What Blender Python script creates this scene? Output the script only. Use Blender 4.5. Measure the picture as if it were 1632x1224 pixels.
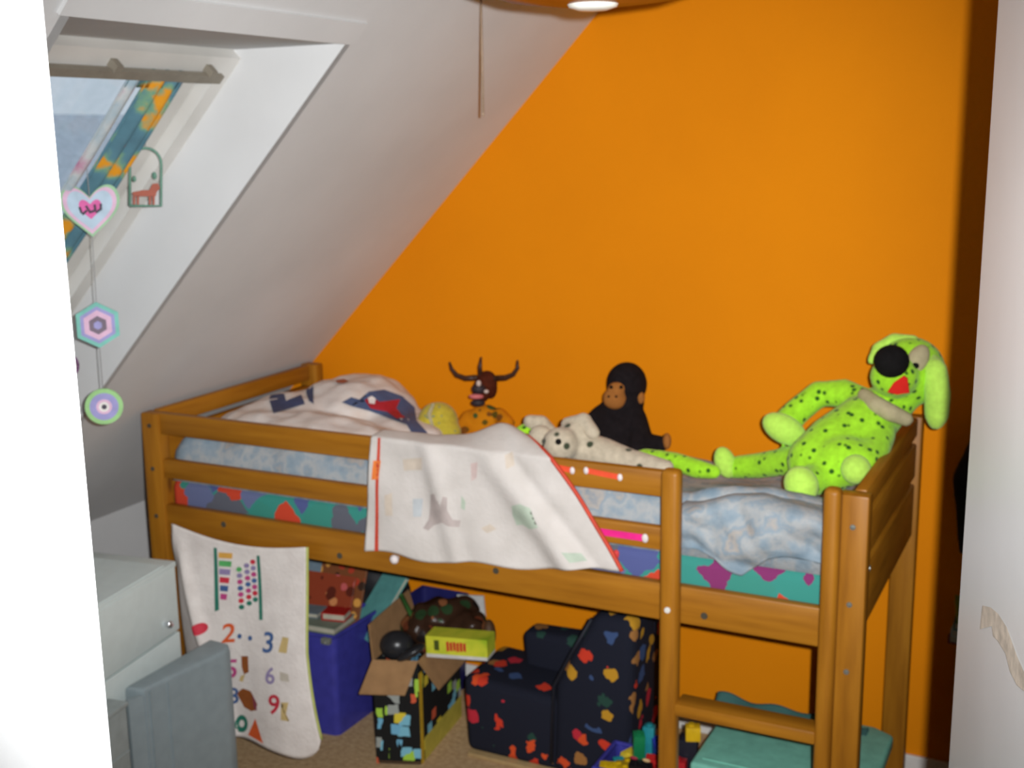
import bpy, bmesh, math, random
from mathutils import Vector, Matrix, noise
random.seed(7)
for o in list(bpy.data.objects): bpy.data.objects.remove(o)
COL = bpy.context.scene.collection
V = Vector
# ------------------------------------------------------------------ camera
FPX = 1915.0
CAM = V((2.509, -2.572, 1.895))
def cam_axes(yaw=26.647, pitch=11.796, roll=-0.871):
    y, p, r = map(math.radians, (yaw, pitch, roll))
    fw = V((-math.sin(y)*math.cos(p), math.cos(y)*math.cos(p), -math.sin(p)))
    ri = V((math.cos(y), math.sin(y), 0)); up = ri.cross(fw)
    return math.cos(r)*ri + math.sin(r)*up, -math.sin(r)*ri + math.cos(r)*up, fw
CR, CU, CF = cam_axes()
cd = bpy.data.cameras.new('camera'); cam = bpy.data.objects.new('camera', cd); COL.objects.link(cam)
cd.sensor_fit = 'HORIZONTAL'; cd.sensor_width = 36.0; cd.lens = 36.0*FPX/1632.0
cd.dof.use_dof = True; cd.dof.focus_distance = 1.1; cd.dof.aperture_fstop = 11.0   # the photo is focused on the doorway
cd.clip_start = 0.02; cd.clip_end = 200
cam.matrix_world = Matrix(((CR.x, CU.x, -CF.x, CAM.x), (CR.y, CU.y, -CF.y, CAM.y), (CR.z, CU.z, -CF.z, CAM.z), (0, 0, 0, 1)))
sc = bpy.context.scene; sc.camera = cam
# ------------------------------------------------------------------ world, flash, exposure
w = bpy.data.worlds.new('overcast_sky'); sc.world = w; w.use_nodes = True
bg = w.node_tree.nodes['Background']; bg.inputs['Color'].default_value = (0.78, 0.89, 1.0, 1); bg.inputs['Strength'].default_value = 0.76
fl = bpy.data.lights.new('camera_flash_offscreen', 'SPOT'); fl.energy = 445; fl.spot_size = math.radians(72); fl.spot_blend = 1.0
fl.shadow_soft_size = 0.011; fl.color = (0.97, 0.985, 1.0)
flo = bpy.data.objects.new('camera_flash_offscreen', fl); COL.objects.link(flo)
flo.matrix_world = Matrix.Translation(CR*0.06 + CU*0.03) @ cam.matrix_world
vs = sc.view_settings; vs.view_transform = 'Standard'; vs.look = 'None'; vs.gamma = 1.0; vs.exposure = 0.0; vs.use_curve_mapping = False

def ray(u, v): return CF + CR*((u-816)/FPX) + CU*((612-v)/FPX)
def at(u, v, Y): q = ray(u, v); return CAM + q*((Y-CAM.y)/q.y)
def atz(u, v, Z): q = ray(u, v); return CAM + q*((Z-CAM.z)/q.z)
def mpp(P): return (P-CAM).dot(CF)/FPX          # metres per photo pixel at a point

# ------------------------------------------------------------------ materials
def lin(c): return tuple((x/255/12.92 if x/255 <= 0.04045 else ((x/255+0.055)/1.055)**2.4) for x in c)
def new_mat(name):
    m = bpy.data.materials.new(name); m.use_nodes = True
    nt = m.node_tree; b = nt.nodes['Principled BSDF']
    return m, nt, b
def N(nt, t, **kw):
    n = nt.nodes.new(t)
    for k, x in kw.items(): setattr(n, k, x)
    return n
def ramp(nt, fac, stops, interp='LINEAR'):
    r = N(nt, 'ShaderNodeValToRGB'); r.color_ramp.interpolation = interp
    e = r.color_ramp.elements
    while len(e) < len(stops): e.new(0.5)
    for el, (p, c) in zip(e, stops): el.position = p; el.color = (*c, 1)
    nt.links.new(fac, r.inputs[0]); return r.outputs[0]
def coords(nt, scale=(1, 1, 1), rot=(0, 0, 0)):
    t = N(nt, 'ShaderNodeTexCoord'); mp = N(nt, 'ShaderNodeMapping')
    mp.inputs['Scale'].default_value = scale; mp.inputs['Rotation'].default_value = rot
    nt.links.new(t.outputs['Object'], mp.inputs[0]); return mp.outputs[0]
def mixc(nt, fac, a, b):
    m = N(nt, 'ShaderNodeMix', data_type='RGBA')
    if isinstance(fac, float): m.inputs[0].default_value = fac
    else: nt.links.new(fac, m.inputs[0])
    for i, x in ((6, a), (7, b)):
        if isinstance(x, tuple): m.inputs[i].default_value = (*x, 1)
        else: nt.links.new(x, m.inputs[i])
    return m.outputs[2]
def bump(nt, b, fac, strength=0.2, dist=0.01):
    n = N(nt, 'ShaderNodeBump'); n.inputs['Strength'].default_value = strength; n.inputs['Distance'].default_value = dist
    nt.links.new(fac, n.inputs['Height']); nt.links.new(n.outputs[0], b.inputs['Normal'])
def noise_node(nt, vec, scale, detail=4):
    n = N(nt, 'ShaderNodeTexNoise'); n.inputs['Scale'].default_value = scale; n.inputs['Detail'].default_value = detail
    nt.links.new(vec, n.inputs['Vector']); return n.outputs['Fac']
def math_node(nt, op, a, b):
    n = N(nt, 'ShaderNodeMath', operation=op)
    for i, x in enumerate((a, b)):
        if isinstance(x, (int, float)): n.inputs[i].default_value = x
        else: nt.links.new(x, n.inputs[i])
    return n.outputs[0]

MC = {}
def plain(name, col, rough=0.6, var=0.12, scale=30, bmp=0.0, metallic=0.0, spec=0.3, sheen=0.0):
    if name in MC: return MC[name]
    m, nt, b = new_mat(name); vec = coords(nt)
    f = noise_node(nt, vec, scale)
    lo = tuple(max(0, x*(1-var)) for x in col); hi = tuple(min(1, x*(1+var)) for x in col)
    nt.links.new(ramp(nt, f, [(0.3, lo), (0.7, hi)]), b.inputs['Base Color'])
    b.inputs['Roughness'].default_value = rough; b.inputs['Metallic'].default_value = metallic
    b.inputs['Specular IOR Level'].default_value = spec
    if sheen: b.inputs['Sheen Weight'].default_value = sheen
    if bmp: bump(nt, b, noise_node(nt, vec, scale*6), bmp, 0.004)
    MC[name] = m; return m
def C(name, r, g, b, k=1.0, **kw):           # colour given as it looks on screen, k scales to albedo
    return plain(name, tuple(x*k for x in lin((r, g, b))), **kw)
def wood(axis):
    nm = 'pine_wood_'+axis
    if nm in MC: return MC[nm]
    m, nt, b = new_mat(nm)
    s = {'x': (1.2, 14, 14), 'y': (14, 1.2, 14), 'z': (14, 14, 1.2)}[axis]
    vec = coords(nt, s); f = noise_node(nt, vec, 3.0, 8)
    s2 = {'x': (3.0, 9, 9), 'y': (9, 3.0, 9), 'z': (9, 9, 3.0)}[axis]
    vo = N(nt, 'ShaderNodeTexVoronoi'); vo.inputs['Scale'].default_value = 1.0; nt.links.new(coords(nt, s2), vo.inputs['Vector'])
    knot = ramp(nt, vo.outputs['Distance'], [(0.05, (1, 1, 1)), (0.11, (0, 0, 0))])
    c = ramp(nt, f, [(0.25, (0.23, 0.084, 0.006)), (0.5, (0.32, 0.124, 0.009)), (0.75, (0.39, 0.160, 0.013))])
    c = mixc(nt, math_node(nt, 'MULTIPLY', knot, 0.7), c, (0.10, 0.032, 0.008))
    nt.links.new(c, b.inputs['Base Color']); b.inputs['Roughness'].default_value = 0.42; b.inputs['Specular IOR Level'].default_value = 0.22
    MC[nm] = m; return m
def dots(name, base, dot, scale=22, thr=0.24, stretch=(1, 1, 1), rough=0.85):
    m, nt, b = new_mat(name); vec = coords(nt, stretch)
    vo = N(nt, 'ShaderNodeTexVoronoi'); vo.inputs['Scale'].default_value = scale; vo.inputs['Randomness'].default_value = 0.8
    nt.links.new(vec, vo.inputs['Vector'])
    f = ramp(nt, vo.outputs['Distance'], [(thr*0.75, (1, 1, 1)), (thr*1.2, (0, 0, 0))])
    n = noise_node(nt, vec, 60)
    c0 = ramp(nt, n, [(0.3, tuple(x*0.85 for x in base)), (0.7, tuple(min(1, x*1.12) for x in base))])
    nt.links.new(mixc(nt, f, c0, dot), b.inputs['Base Color'])
    b.inputs['Roughness'].default_value = rough; b.inputs['Specular IOR Level'].default_value = 0.15; b.inputs['Sheen Weight'].default_value = 0.15
    bump(nt, b, noise_node(nt, vec, 220), 0.35, 0.004)
    return m
def motif(name, base, cols, scale=9, thr=0.3, keep=0.55, rough=0.9, metric='EUCLIDEAN', warp=0.25):
    """fabric or paper print: scattered coloured motifs on a ground colour"""
    m, nt, b = new_mat(name); vec = coords(nt)
    nz = N(nt, 'ShaderNodeTexNoise'); nz.inputs['Scale'].default_value = 30; nt.links.new(vec, nz.inputs['Vector'])
    va = N(nt, 'ShaderNodeVectorMath', operation='SCALE'); va.inputs['Scale'].default_value = warp/scale; nt.links.new(nz.outputs['Color'], va.inputs[0])
    ad = N(nt, 'ShaderNodeVectorMath', operation='ADD'); nt.links.new(vec, ad.inputs[0]); nt.links.new(va.outputs[0], ad.inputs[1])
    vo = N(nt, 'ShaderNodeTexVoronoi'); vo.distance = metric; vo.inputs['Scale'].default_value = scale; nt.links.new(ad.outputs[0], vo.inputs['Vector'])
    sp = N(nt, 'ShaderNodeSeparateColor'); nt.links.new(vo.outputs['Color'], sp.inputs[0])
    k = len(cols); c = ramp(nt, sp.outputs[0], [(i/k, x) for i, x in enumerate(cols)], 'CONSTANT')
    inside = math_node(nt, 'LESS_THAN', vo.outputs['Distance'], thr)
    on = math_node(nt, 'LESS_THAN', sp.outputs[1], keep)
    f = math_node(nt, 'MULTIPLY', inside, on)
    nt.links.new(mixc(nt, f, base, c), b.inputs['Base Color'])
    b.inputs['Roughness'].default_value = rough; b.inputs['Specular IOR Level'].default_value = 0.15
    bump(nt, b, noise_node(nt, vec, 250), 0.2, 0.003)
    return m
def mottled(name, stops, scale=9, rough=0.9, detail=6, bmp=0.15):
    m, nt, b = new_mat(name); vec = coords(nt)
    f = noise_node(nt, vec, scale, detail)
    nt.links.new(ramp(nt, f, stops), b.inputs['Base Color'])
    b.inputs['Roughness'].default_value = rough; b.inputs['Specular IOR Level'].default_value = 0.15
    bump(nt, b, noise_node(nt, vec, 90), bmp, 0.006)
    return m

# ------------------------------------------------------------------ mesh helpers
ORI = {}
def world_origin(p): return ORI.get(p.name, V((0, 0, 0))) if p else V((0, 0, 0))
def props(o, label=None, cat=None, group=None, kind=None):
    if label: o['label'] = label
    if cat: o['category'] = cat
    if group: o['group'] = group
    if kind: o['kind'] = kind
    return o
def thing(name, label, cat, base, group=None):
    o = bpy.data.objects.new(name, None); COL.objects.link(o); o.location = base; o.empty_display_size = 0.05
    ORI[o.name] = V(base); return props(o, label, cat, group)
def obj(name, bm, mat, parent=None, smooth=None, base=None, **kw):
    """bmesh in world space -> one mesh object whose origin is its parent's, or base"""
    org = world_origin(parent) if parent else (V(base) if base is not None else V((0, 0, 0)))
    bmesh.ops.translate(bm, verts=bm.verts, vec=-org)
    bmesh.ops.recalc_face_normals(bm, faces=bm.faces)
    me = bpy.data.meshes.new(name); bm.to_mesh(me); bm.free()
    for m in (mat if isinstance(mat, (list, tuple)) else [mat]): me.materials.append(m)
    if smooth is not None:
        for p in me.polygons: p.use_smooth = True
        if smooth < 180: me.set_sharp_from_angle(angle=math.radians(smooth))
    o = bpy.data.objects.new(name, me); COL.objects.link(o); ORI[o.name] = org
    if parent: o.parent = parent
    else: o.location = org
    return props(o, **kw)
def B(): return bmesh.new()
def box(bm, lo, hi, bevel=0.0, M=None, seg=2):
    r = bmesh.ops.create_cube(bm, size=1.0); vs_ = r['verts']
    lo, hi = V(lo), V(hi); c = (lo+hi)/2; d = hi-lo
    for v in vs_: v.co = V((v.co.x*d.x, v.co.y*d.y, v.co.z*d.z)) + c
    if bevel:
        es = {e for v in vs_ for e in v.link_edges}
        rb = bmesh.ops.bevel(bm, geom=list(es), offset=bevel, segments=seg, profile=0.5, affect='EDGES')
        vs_ = list({v for f in rb['faces'] for v in f.verts} | {v for v in vs_ if v.is_valid})
    if M is not None:
        for v in vs_: v.co = M @ v.co
    return bm
def bev(bm, edges, off, seg=3):
    bmesh.ops.recalc_face_normals(bm, faces=bm.faces); bmesh.ops.bevel(bm, geom=list(edges), offset=off, segments=seg, profile=0.5, affect='EDGES', clamp_overlap=True); return bm
def quad(bm, *pts):
    return bm.faces.new([bm.verts.new(p) for p in pts])
def prism(bm, pts, vec):
    a = [bm.verts.new(p) for p in pts]; b = [bm.verts.new(V(p)+V(vec)) for p in pts]; n = len(a)
    bm.faces.new(a); bm.faces.new(b[::-1])
    for i in range(n): bm.faces.new((a[i], b[i], b[(i+1) % n], a[(i+1) % n]))
    return bm
def tube(bm, pts, radii, seg=10, cap=True):
    pts = [V(p) for p in pts]
    if not isinstance(radii, (list, tuple)): radii = [radii]*len(pts)
    rings = []
    for i, p in enumerate(pts):
        t = (pts[min(i+1, len(pts)-1)] - pts[max(i-1, 0)]).normalized()
        a = t.orthogonal().normalized() if i == 0 else (last - t*last.dot(t)).normalized()
        last = a; b = t.cross(a)
        rings.append([bm.verts.new(p + (a*math.cos(k*2*math.pi/seg) + b*math.sin(k*2*math.pi/seg))*radii[i]) for k in range(seg)])
    for r0, r1 in zip(rings, rings[1:]):
        for k in range(seg): bm.faces.new((r0[k], r0[(k+1) % seg], r1[(k+1) % seg], r1[k]))
    if cap: bm.faces.new(rings[0][::-1]); bm.faces.new(rings[-1])
    return bm
def lathe(bm, prof, c, axis='z', seg=40):
    rings = []
    for r, h in prof:
        ring = []
        for k in range(seg):
            a = k*2*math.pi/seg; q = (r*math.cos(a), r*math.sin(a), h) if axis == 'z' else (r*math.cos(a), h, r*math.sin(a))
            ring.append(bm.verts.new(V(c)+V(q)))
        rings.append(ring)
    for r0, r1 in zip(rings, rings[1:]):
        for k in range(seg): bm.faces.new((r0[k], r0[(k+1) % seg], r1[(k+1) % seg], r1[k]))
    return bm
def ball(bm, c, r, rot=None, seg=20):
    q = bmesh.ops.create_uvsphere(bm, u_segments=seg, v_segments=max(8, seg//2), radius=1.0)
    rr = r if isinstance(r, (list, tuple)) else (r, r, r)
    for v in q['verts']:
        p = V((v.co.x*rr[0], v.co.y*rr[1], v.co.z*rr[2]))
        if rot is not None: p = rot @ p
        v.co = p + V(c)
    return bm
def blob(bm, voxel=0.008, smooth=6):
    """fuse overlapping balls and limbs into one continuous skin"""
    me = bpy.data.meshes.new('t'); bmesh.ops.recalc_face_normals(bm, faces=bm.faces); bm.to_mesh(me); bm.free()
    o = bpy.data.objects.new('t', me); COL.objects.link(o)
    md = o.modifiers.new('r', 'REMESH'); md.mode = 'VOXEL'; md.voxel_size = voxel
    ms = o.modifiers.new('s', 'SMOOTH'); ms.iterations = smooth; ms.factor = 0.5
    dg = bpy.context.evaluated_depsgraph_get(); me2 = bpy.data.meshes.new_from_object(o.evaluated_get(dg))
    out = bmesh.new(); out.from_mesh(me2)
    bpy.data.objects.remove(o); bpy.data.meshes.remove(me); bpy.data.meshes.remove(me2)
    return out
def sheet(bm, fn, nu, nv, thick=0.004):
    """cloth: fn(u, v) -> point; closed with a little thickness"""
    g = [[bm.verts.new(fn(i/nu, j/nv)) for j in range(nv+1)] for i in range(nu+1)]
    for i in range(nu):
        for j in range(nv): bm.faces.new((g[i][j], g[i+1][j], g[i+1][j+1], g[i][j+1]))
    bm.normal_update()
    if thick: bmesh.ops.solidify(bm, geom=list(bm.faces), thickness=thick)
    return bm
def px_ball(bm, u, v, Y, ru, rv=None, rd=None, tilt=0.0):
    """ball whose centre and outline come from photo pixels on the plane Y"""
    P = at(u, v, Y); k = mpp(P); rv = rv or ru; rd = rd or min(ru, rv)
    R = Matrix((CR, CF, CU)).transposed() @ Matrix.Rotation(-tilt, 3, 'Y')
    return ball(bm, P, (ru*k, rd*k, rv*k), R)
def px_limb(bm, pts, seg=14):
    """tapering limb through (u, v, Y, radius in pixels) stations"""
    P = [at(u, v, Y) for u, v, Y, r in pts]; R = [r*mpp(p) for p, (_, _, _, r) in zip(P, pts)]
    for p, r in zip(P, R): ball(bm, p, r, seg=14)
    return tube(bm, P, R, seg)

def struct(name, bm, mat, label, cat, parent=None, smooth=None):
    o = obj(name, bm, mat, parent, smooth)
    if not parent: props(o, label, cat, kind='structure')
    return o

# ------------------------------------------------------------------ the room
TH = math.atan(1.033); DN = V((-math.cos(TH), 0, -math.sin(TH))); NO = V((-math.sin(TH), 0, math.cos(TH)))
def slope_z(x): return 1.123 + 1.033*x
YB, YF, XR, ZC, XK = 0.876, -1.87, 3.3, 2.42, -0.45      # back wall, door wall, right wall, ceiling, knee wall
XT = (ZC-1.123)/1.033
WP = V((0.942, 0, slope_z(0.942)))
def W(s, y, n): p = WP + DN*s + NO*n; return V((p.x, y, p.z))   # skylight coordinates: down the slope, along it, outwards

m_white = mottled('white_paint', [(0.3, (0.62, 0.62, 0.615)), (0.7, (0.69, 0.69, 0.685))], 3, 0.75, 4, 0.05)
m_slope = mottled('white_slope_paint', [(0.3, (0.62, 0.62, 0.615)), (0.7, (0.69, 0.69, 0.685))], 2.5, 0.8, 4, 0.08)
m_orange = mottled('orange_wall_paint', [(0.3, (0.72, 0.222, 0.0008)), (0.7, (0.78, 0.246, 0.0010))], 2.0, 0.85, 5, 0.10)
m_carpet = mottled('beige_carpet', [(0.3, (0.42, 0.27, 0.135)), (0.7, (0.58, 0.40, 0.22))], 60, 0.95, 6, 0.6)
m_gloss = mottled('white_gloss_paint', [(0.3, (0.64, 0.64, 0.635)), (0.7, (0.70, 0.70, 0.695))], 4, 0.35, 3, 0.02)

bm = B(); quad(bm, (XK, -4.0, 0), (3.9, -4.0, 0), (3.9, YB, 0), (XK, YB, 0))
struct('floor', bm, m_carpet, 'beige brown carpeted floor running under the loft bed', 'floor')
bm = B(); bm.faces.new([bm.verts.new(p) for p in ((XK, YB, 0), (XR, YB, 0), (XR, YB, ZC), (XT, YB, ZC), (XK, YB, slope_z(XK)))])
struct('wall_back', bm, m_orange, 'bright orange painted gable wall behind the bed', 'wall')
bm = B(); quad(bm, (XK, YF, 0), (XK, YB, 0), (XK, YB, slope_z(XK)), (XK, YF, slope_z(XK)))
struct('wall_left', bm, m_slope, 'low white knee wall under the sloping ceiling', 'wall')
bm = B(); quad(bm, (XR, YF, 0), (XR, YB, 0), (XR, YB, ZC), (XR, YF, ZC))
struct('wall_right', bm, m_white, 'white wall on the side of the open door', 'wall')
bm = B(); quad(bm, (XT, YF, ZC), (XR, YF, ZC), (XR, YB, ZC), (XT, YB, ZC))
struct('ceiling', bm, m_slope, 'flat white ceiling above the pendant lamp', 'ceiling')
# sloping ceiling with the skylight opening
S1, WY0, WY1, ND = 1.50, -1.05, -0.25, 0.227
st, sb = (V((XT, 0, ZC))-WP).dot(DN), (V((XK, 0, slope_z(XK)))-WP).dot(DN)
bm = B()
for a, b, c, d in ((st, 0, YF, YB), (S1, sb, YF, YB), (0, S1, YF, WY0), (0, S1, WY1, YB)):
    quad(bm, W(a, c, 0), W(a, d, 0), W(b, d, 0), W(b, c, 0))
struct('wall_slope', bm, m_slope, 'white sloping attic ceiling with a roof window in it', 'ceiling')
si0, si1 = ND/math.tan(TH), S1-ND*math.tan(TH)
bm = B(); prism(bm, [W(0, WY0, 0), W(0, WY1, 0), W(si0, WY1, ND), W(si0, WY0, ND)], (0, 0, 0.02))
struct('trim_1', bm, m_white, 'level white lining over the roof window', 'window lining')
bm = B(); prism(bm, [W(S1, WY0, 0), W(S1, WY1, 0), W(si1, WY1, ND), W(si1, WY0, ND)], (-0.02, 0, 0))
struct('trim_2', bm, m_white, 'upright white lining under the roof window', 'window lining')
for k, (y, dy) in enumerate(((WY0, -0.02), (WY1, 0.02))):
    bm = B(); prism(bm, [W(0, y, 0), W(S1, y, 0), W(si1, y, ND), W(si0, y, ND)], (0, dy, 0))
    struct('trim_%d' % (3+k), bm, m_white, ('white side lining of the roof window by the door wall', 'white side lining of the roof window by the bed')[k], 'window lining')
bm = B(); prism(bm, [W(-0.062, WY0-0.03, 0), W(-0.062, WY1+0.022, 0), W(-0.002, WY1+0.022, 0), W(-0.002, WY0-0.03, 0)], -NO*0.007)
struct('trim_5', bm, m_white, 'thin white batten on the slope above the roof window', 'trim')
# roof window
m_frame = mottled('window_frame_paint', [(0.3, (0.62, 0.60, 0.56)), (0.7, (0.72, 0.70, 0.66))], 6, 0.4, 3, 0.02)
m_glass, nt, b = new_mat('window_glass')
gl = N(nt, 'ShaderNodeBsdfTransparent'); gs = N(nt, 'ShaderNodeBsdfGlossy'); gs.inputs['Roughness'].default_value = 0.05
nz = noise_node(nt, coords(nt), 40); gl_c = ramp(nt, nz, [(0.3, (0.90, 0.92, 0.93)), (0.7, (0.95, 0.96, 0.97))]); nt.links.new(gl_c, gl.inputs[0])
mx = N(nt, 'ShaderNodeMixShader'); mx.inputs[0].default_value = 0.06
nt.links.new(gl.outputs[0], mx.inputs[1]); nt.links.new(gs.outputs[0], mx.inputs[2]); nt.links.new(mx.outputs[0], nt.nodes['Material Output'].inputs[0])
def wbox(bm, s0, s1, y0, y1, n0, n1):
    return prism(bm, [W(s0, y0, n0), W(s0, y1, n0), W(s1, y1, n0), W(s1, y0, n0)], NO*(n1-n0))
win = thing('window_1', 'white framed tilting roof window in the sloping ceiling', 'window', W(0.7, -0.65, 0.25)); win['kind'] = 'structure'
FW = 0.045
for (a, b_, c, d) in ((si0, si0+FW, WY0, WY1), (si1-FW, si1, WY0, WY1), (si0+FW, si1-FW, WY0, WY0+FW), (si0+FW, si1-FW, WY1-FW, WY1)):
    bm = B(); wbox(bm, a, b_, c, d, ND-0.03, ND+0.09); obj('frame_rail', bm, m_frame, win)
SW = 0.055; q0, q1, r0, r1 = si0+FW+0.004, si1-FW-0.004, WY0+FW+0.004, WY1-FW-0.004
for (a, b_, c, d) in ((q0, q0+SW, r0, r1), (q1-SW, q1, r0, r1), (q0+SW, q1-SW, r0, r0+SW), (q0+SW, q1-SW, r1-SW, r1)):
    bm = B(); wbox(bm, a, b_, c, d, ND+0.005, ND+0.06); obj('sash_rail', bm, m_frame, win)
bm = B(); wbox(bm, q0+SW, q1-SW, r0+SW, r1-SW, ND+0.03, ND+0.036); obj('pane', bm, m_glass, win)
# baseboard
m_base = plain('white_baseboard', (0.72, 0.70, 0.66), 0.5, 0.05)
bm = B(); box(bm, (XK, YB-0.014, 0), (XR, YB, 0.07), 0.003)
struct('baseboard_back', bm, m_base, 'white baseboard along the orange wall', 'baseboard')
# door wall with its opening
DX0, DX1, DH, YH = 1.759, 2.60, 2.10, -1.99
bm = B(); prism(bm, [(XK, YH, 0), (DX0, YH, 0), (DX0, YH, ZC), (XT, YH, ZC), (XK, YH, slope_z(XK))], (0, YF-YH, 0))
struct('wall_door_side', bm, m_white, 'white wall beside the doorway on the window side', 'wall')
bm = B(); box(bm, (DX1, YH, 0), (XR, YF, ZC))
struct('wall_hinge_side', bm, m_white, 'white wall beside the doorway on the hinge side', 'wall')
bm = B(); box(bm, (DX0, YH, DH), (DX1, YF, ZC))
struct('wall_over_door', bm, m_white, 'white wall piece over the doorway', 'wall')
for nm, lo, hi, lb in (('wall_hallway_left', (0.55, -4.0, 0), (0.6, YH, ZC), 'white hallway wall on the window side'), ('wall_hallway_right', (3.85, -4.0, 0), (3.9, YH, ZC), 'white hallway wall on the hinge side'),
                       ('wall_hallway_end', (0.55, -4.05, 0), (3.9, -4.0, ZC), 'white hallway wall opposite the doorway'), ('ceiling_hallway', (0.55, -4.05, ZC), (3.9, YF, ZC+0.04), 'white hallway ceiling'),
                       ('wall_hallway_jog', (XR, YH, 0), (3.9, YF, ZC), 'white hallway wall past the room corner')):
    bm = B(); box(bm, lo, hi); struct(nm, bm, m_white, lb, 'ceiling' if 'ceil' in nm else 'wall')
# open door leaf
de, dh_ = V((2.374, -1.088, 0)), V((2.577, -1.862, 0))
dd = (de-dh_).normalized(); dn = V((-dd.y, dd.x, 0))       # dn points to the camera side
if dn.dot(CAM-de) < 0: dn = -dn
door = thing('door_1', 'white painted door standing open into the room', 'door', dh_); door['kind'] = 'structure'
def dpt(t, n, z): p = dh_ + dd*t + dn*n; return V((p.x, p.y, z))
bm = B(); prism(bm, [dpt(0, 0, 0.01), dpt(0.80, 0, 0.01), dpt(0.80, -0.04, 0.01), dpt(0, -0.04, 0.01)], (0, 0, 2.06)); obj('door_leaf', bm, m_gloss, door)
m_metal = plain('brushed_metal', (0.55, 0.55, 0.56), 0.3, 0.05, metallic=1.0)
bm = B(); tube(bm, [dpt(0.62, 0.0, 1.05), dpt(0.62, 0.045, 1.05), dpt(0.50, 0.05, 1.05)], 0.009)
obj('door_handle', bm, m_metal, door, 40)
def on_door(u, v):
    q = ray(u, v); t = (dh_-CAM).dot(dn)/q.dot(dn); return CAM + q*t + dn*0.0008
scar = [(1567, 965), (1580, 968), (1592, 978), (1606, 1000), (1613, 1020), (1622, 1045), (1634, 1072), (1634, 1102), (1622, 1092), (1611, 1070), (1604, 1042), (1592, 1022), (1584, 1014), (1582, 998), (1574, 1000), (1563, 1003)]
bm = B(); bm.faces.new([bm.verts.new(on_door(*p)) for p in scar])
obj('scraped_patch', bm, C('scraped_paint', 205, 192, 176, 0.95, var=0.25, scale=60), door, label='tan scraped patch in the white paint')

# ------------------------------------------------------------------ outside: neighbouring house
m_hw = plain('pale_render', (0.82, 0.84, 0.88), 0.9, 0.05, 2); m_hr = plain('grey_roof_tiles', (0.62, 0.66, 0.72), 0.9, 0.1, 8)
hb = V((-12.5, 12.5, -5.0))
hs = thing('neighbouring_house', 'pale grey neighbouring house seen through the roof window', 'house', hb)
bm = B(); box(bm, hb+V((-3, -3.2, 0)), hb+V((3, 6, 6.2))); obj('wall', bm, m_hw, hs)
bm = B(); prism(bm, [hb+V((-3.3, -3.4, 6.1)), hb+V((3.3, -3.4, 6.1)), hb+V((1.5, -3.4, 7.25)), hb+V((-1.5, -3.4, 7.25))], (0, 9.8, 0)); obj('roof', bm, m_hr, hs)
for zz in (4.2, 1.6):
    for yy in (-1.6, 1.2, 4.0):
        bm = B(); box(bm, hb+V((2.98, yy, zz)), hb+V((3.03, yy+1.1, zz+1.3))); obj('window', bm, C('dark_far_glass', 120, 130, 140), hs)

# ------------------------------------------------------------------ loft bed
L, BW, H = 2.08, 0.826, 1.118
bed = thing('loft_bed', 'stained pine mid-height loft bed with slatted guard rails and a ladder', 'bed', (L/2, BW/2, 0))
wx, wy, wz = wood('x'), wood('y'), wood('z')
m_bolt = C('dark_bolt', 70, 66, 55, rough=0.5); m_steel = plain('steel_bolt', (0.4, 0.42, 0.38), 0.35, 0.05, metallic=0.8)
PA, PB = 0.066, 0.045       # post width and depth
for (x0, y0) in ((0, 0), (L-PA, 0), (0, BW-PB), (L-PA, BW-PB)):
    bm = B(); box(bm, (x0, y0, 0), (x0+PA, y0+PB, H-(0.006 if y0 == 0 else 0)), 0.006); p = obj('post', bm, wz, bed, 40)
    if y0 == 0:
        for zz in (1.075, 0.945, 0.80) if x0 == 0 else (1.04, 0.86, 0.70):
            bm = B(); lathe(bm, [(0.0005, -0.0035), (0.006, -0.003), (0.007, 0.001), (0.0005, 0.002)], (x0+PA*0.5, 0, zz), 'y', 12); obj('bolt', bm, m_bolt if x0 == 0 else m_steel, p, 60)
for (z0, z1) in ((1.050, 1.114), (0.918, 0.976)):
    bm = B(); box(bm, (PA-0.004, 0.008, z0), (1.645, 0.034, z1), 0.006); obj('guard_rail', bm, wx, bed, 40)
bm = B(); box(bm, (PA-0.004, 0.008, 0.743), (L-PA+0.004, 0.036, 0.837), 0.005); siderail = obj('side_rail', bm, wx, bed, 40)
for (u, v) in ((356, 836), (541, 886), (790, 910), (1122, 982)):
    P = at(u, v, 0.007); bm = B(); lathe(bm, [(0.0005, -0.001), (0.008, -0.001), (0.009, 0.0015)], P, 'y', 12); obj('knot', bm, m_bolt, siderail, 60)
bm = B(); box(bm, (PA-0.004, BW-0.036, 0.743), (L-PA+0.004, BW-0.008, 0.837), 0.005); obj('side_rail', bm, wx, bed, 40)
for xe, sides in ((0.012, 0), (L-0.040, 1)):
    for (z0, z1) in ((1.062, 1.116), (0.945, 1.044), (0.776, 0.928)):
        bm = B(); box(bm, (xe, PB-0.004, z0), (xe+0.028, BW-PB+0.004, z1), 0.006); r = obj('end_rail', bm, wy, bed, 40)
    if sides:
        bm = B(); lathe(bm, [(0.0005, -0.004), (0.007, -0.003), (0.008, 0.002)], (0, 0, 0), 'y', 14)
        bmesh.ops.rotate(bm, verts=bm.verts, cent=(0, 0, 0), matrix=Matrix.Rotation(math.pi/2, 3, 'Z')); bmesh.ops.translate(bm, verts=bm.verts, vec=(L-0.011, 0.10, 0.915))
        obj('bolt', bm, m_steel, r, 60)
bm = B(); box(bm, (PA, 0.036, 0.748), (L-PA, 0.058, 0.768)); obj('slat_ledge', bm, wx, bed)
bm = B(); box(bm, (PA, BW-0.058, 0.748), (L-PA, BW-0.036, 0.768)); obj('slat_ledge', bm, wx, bed)
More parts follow.
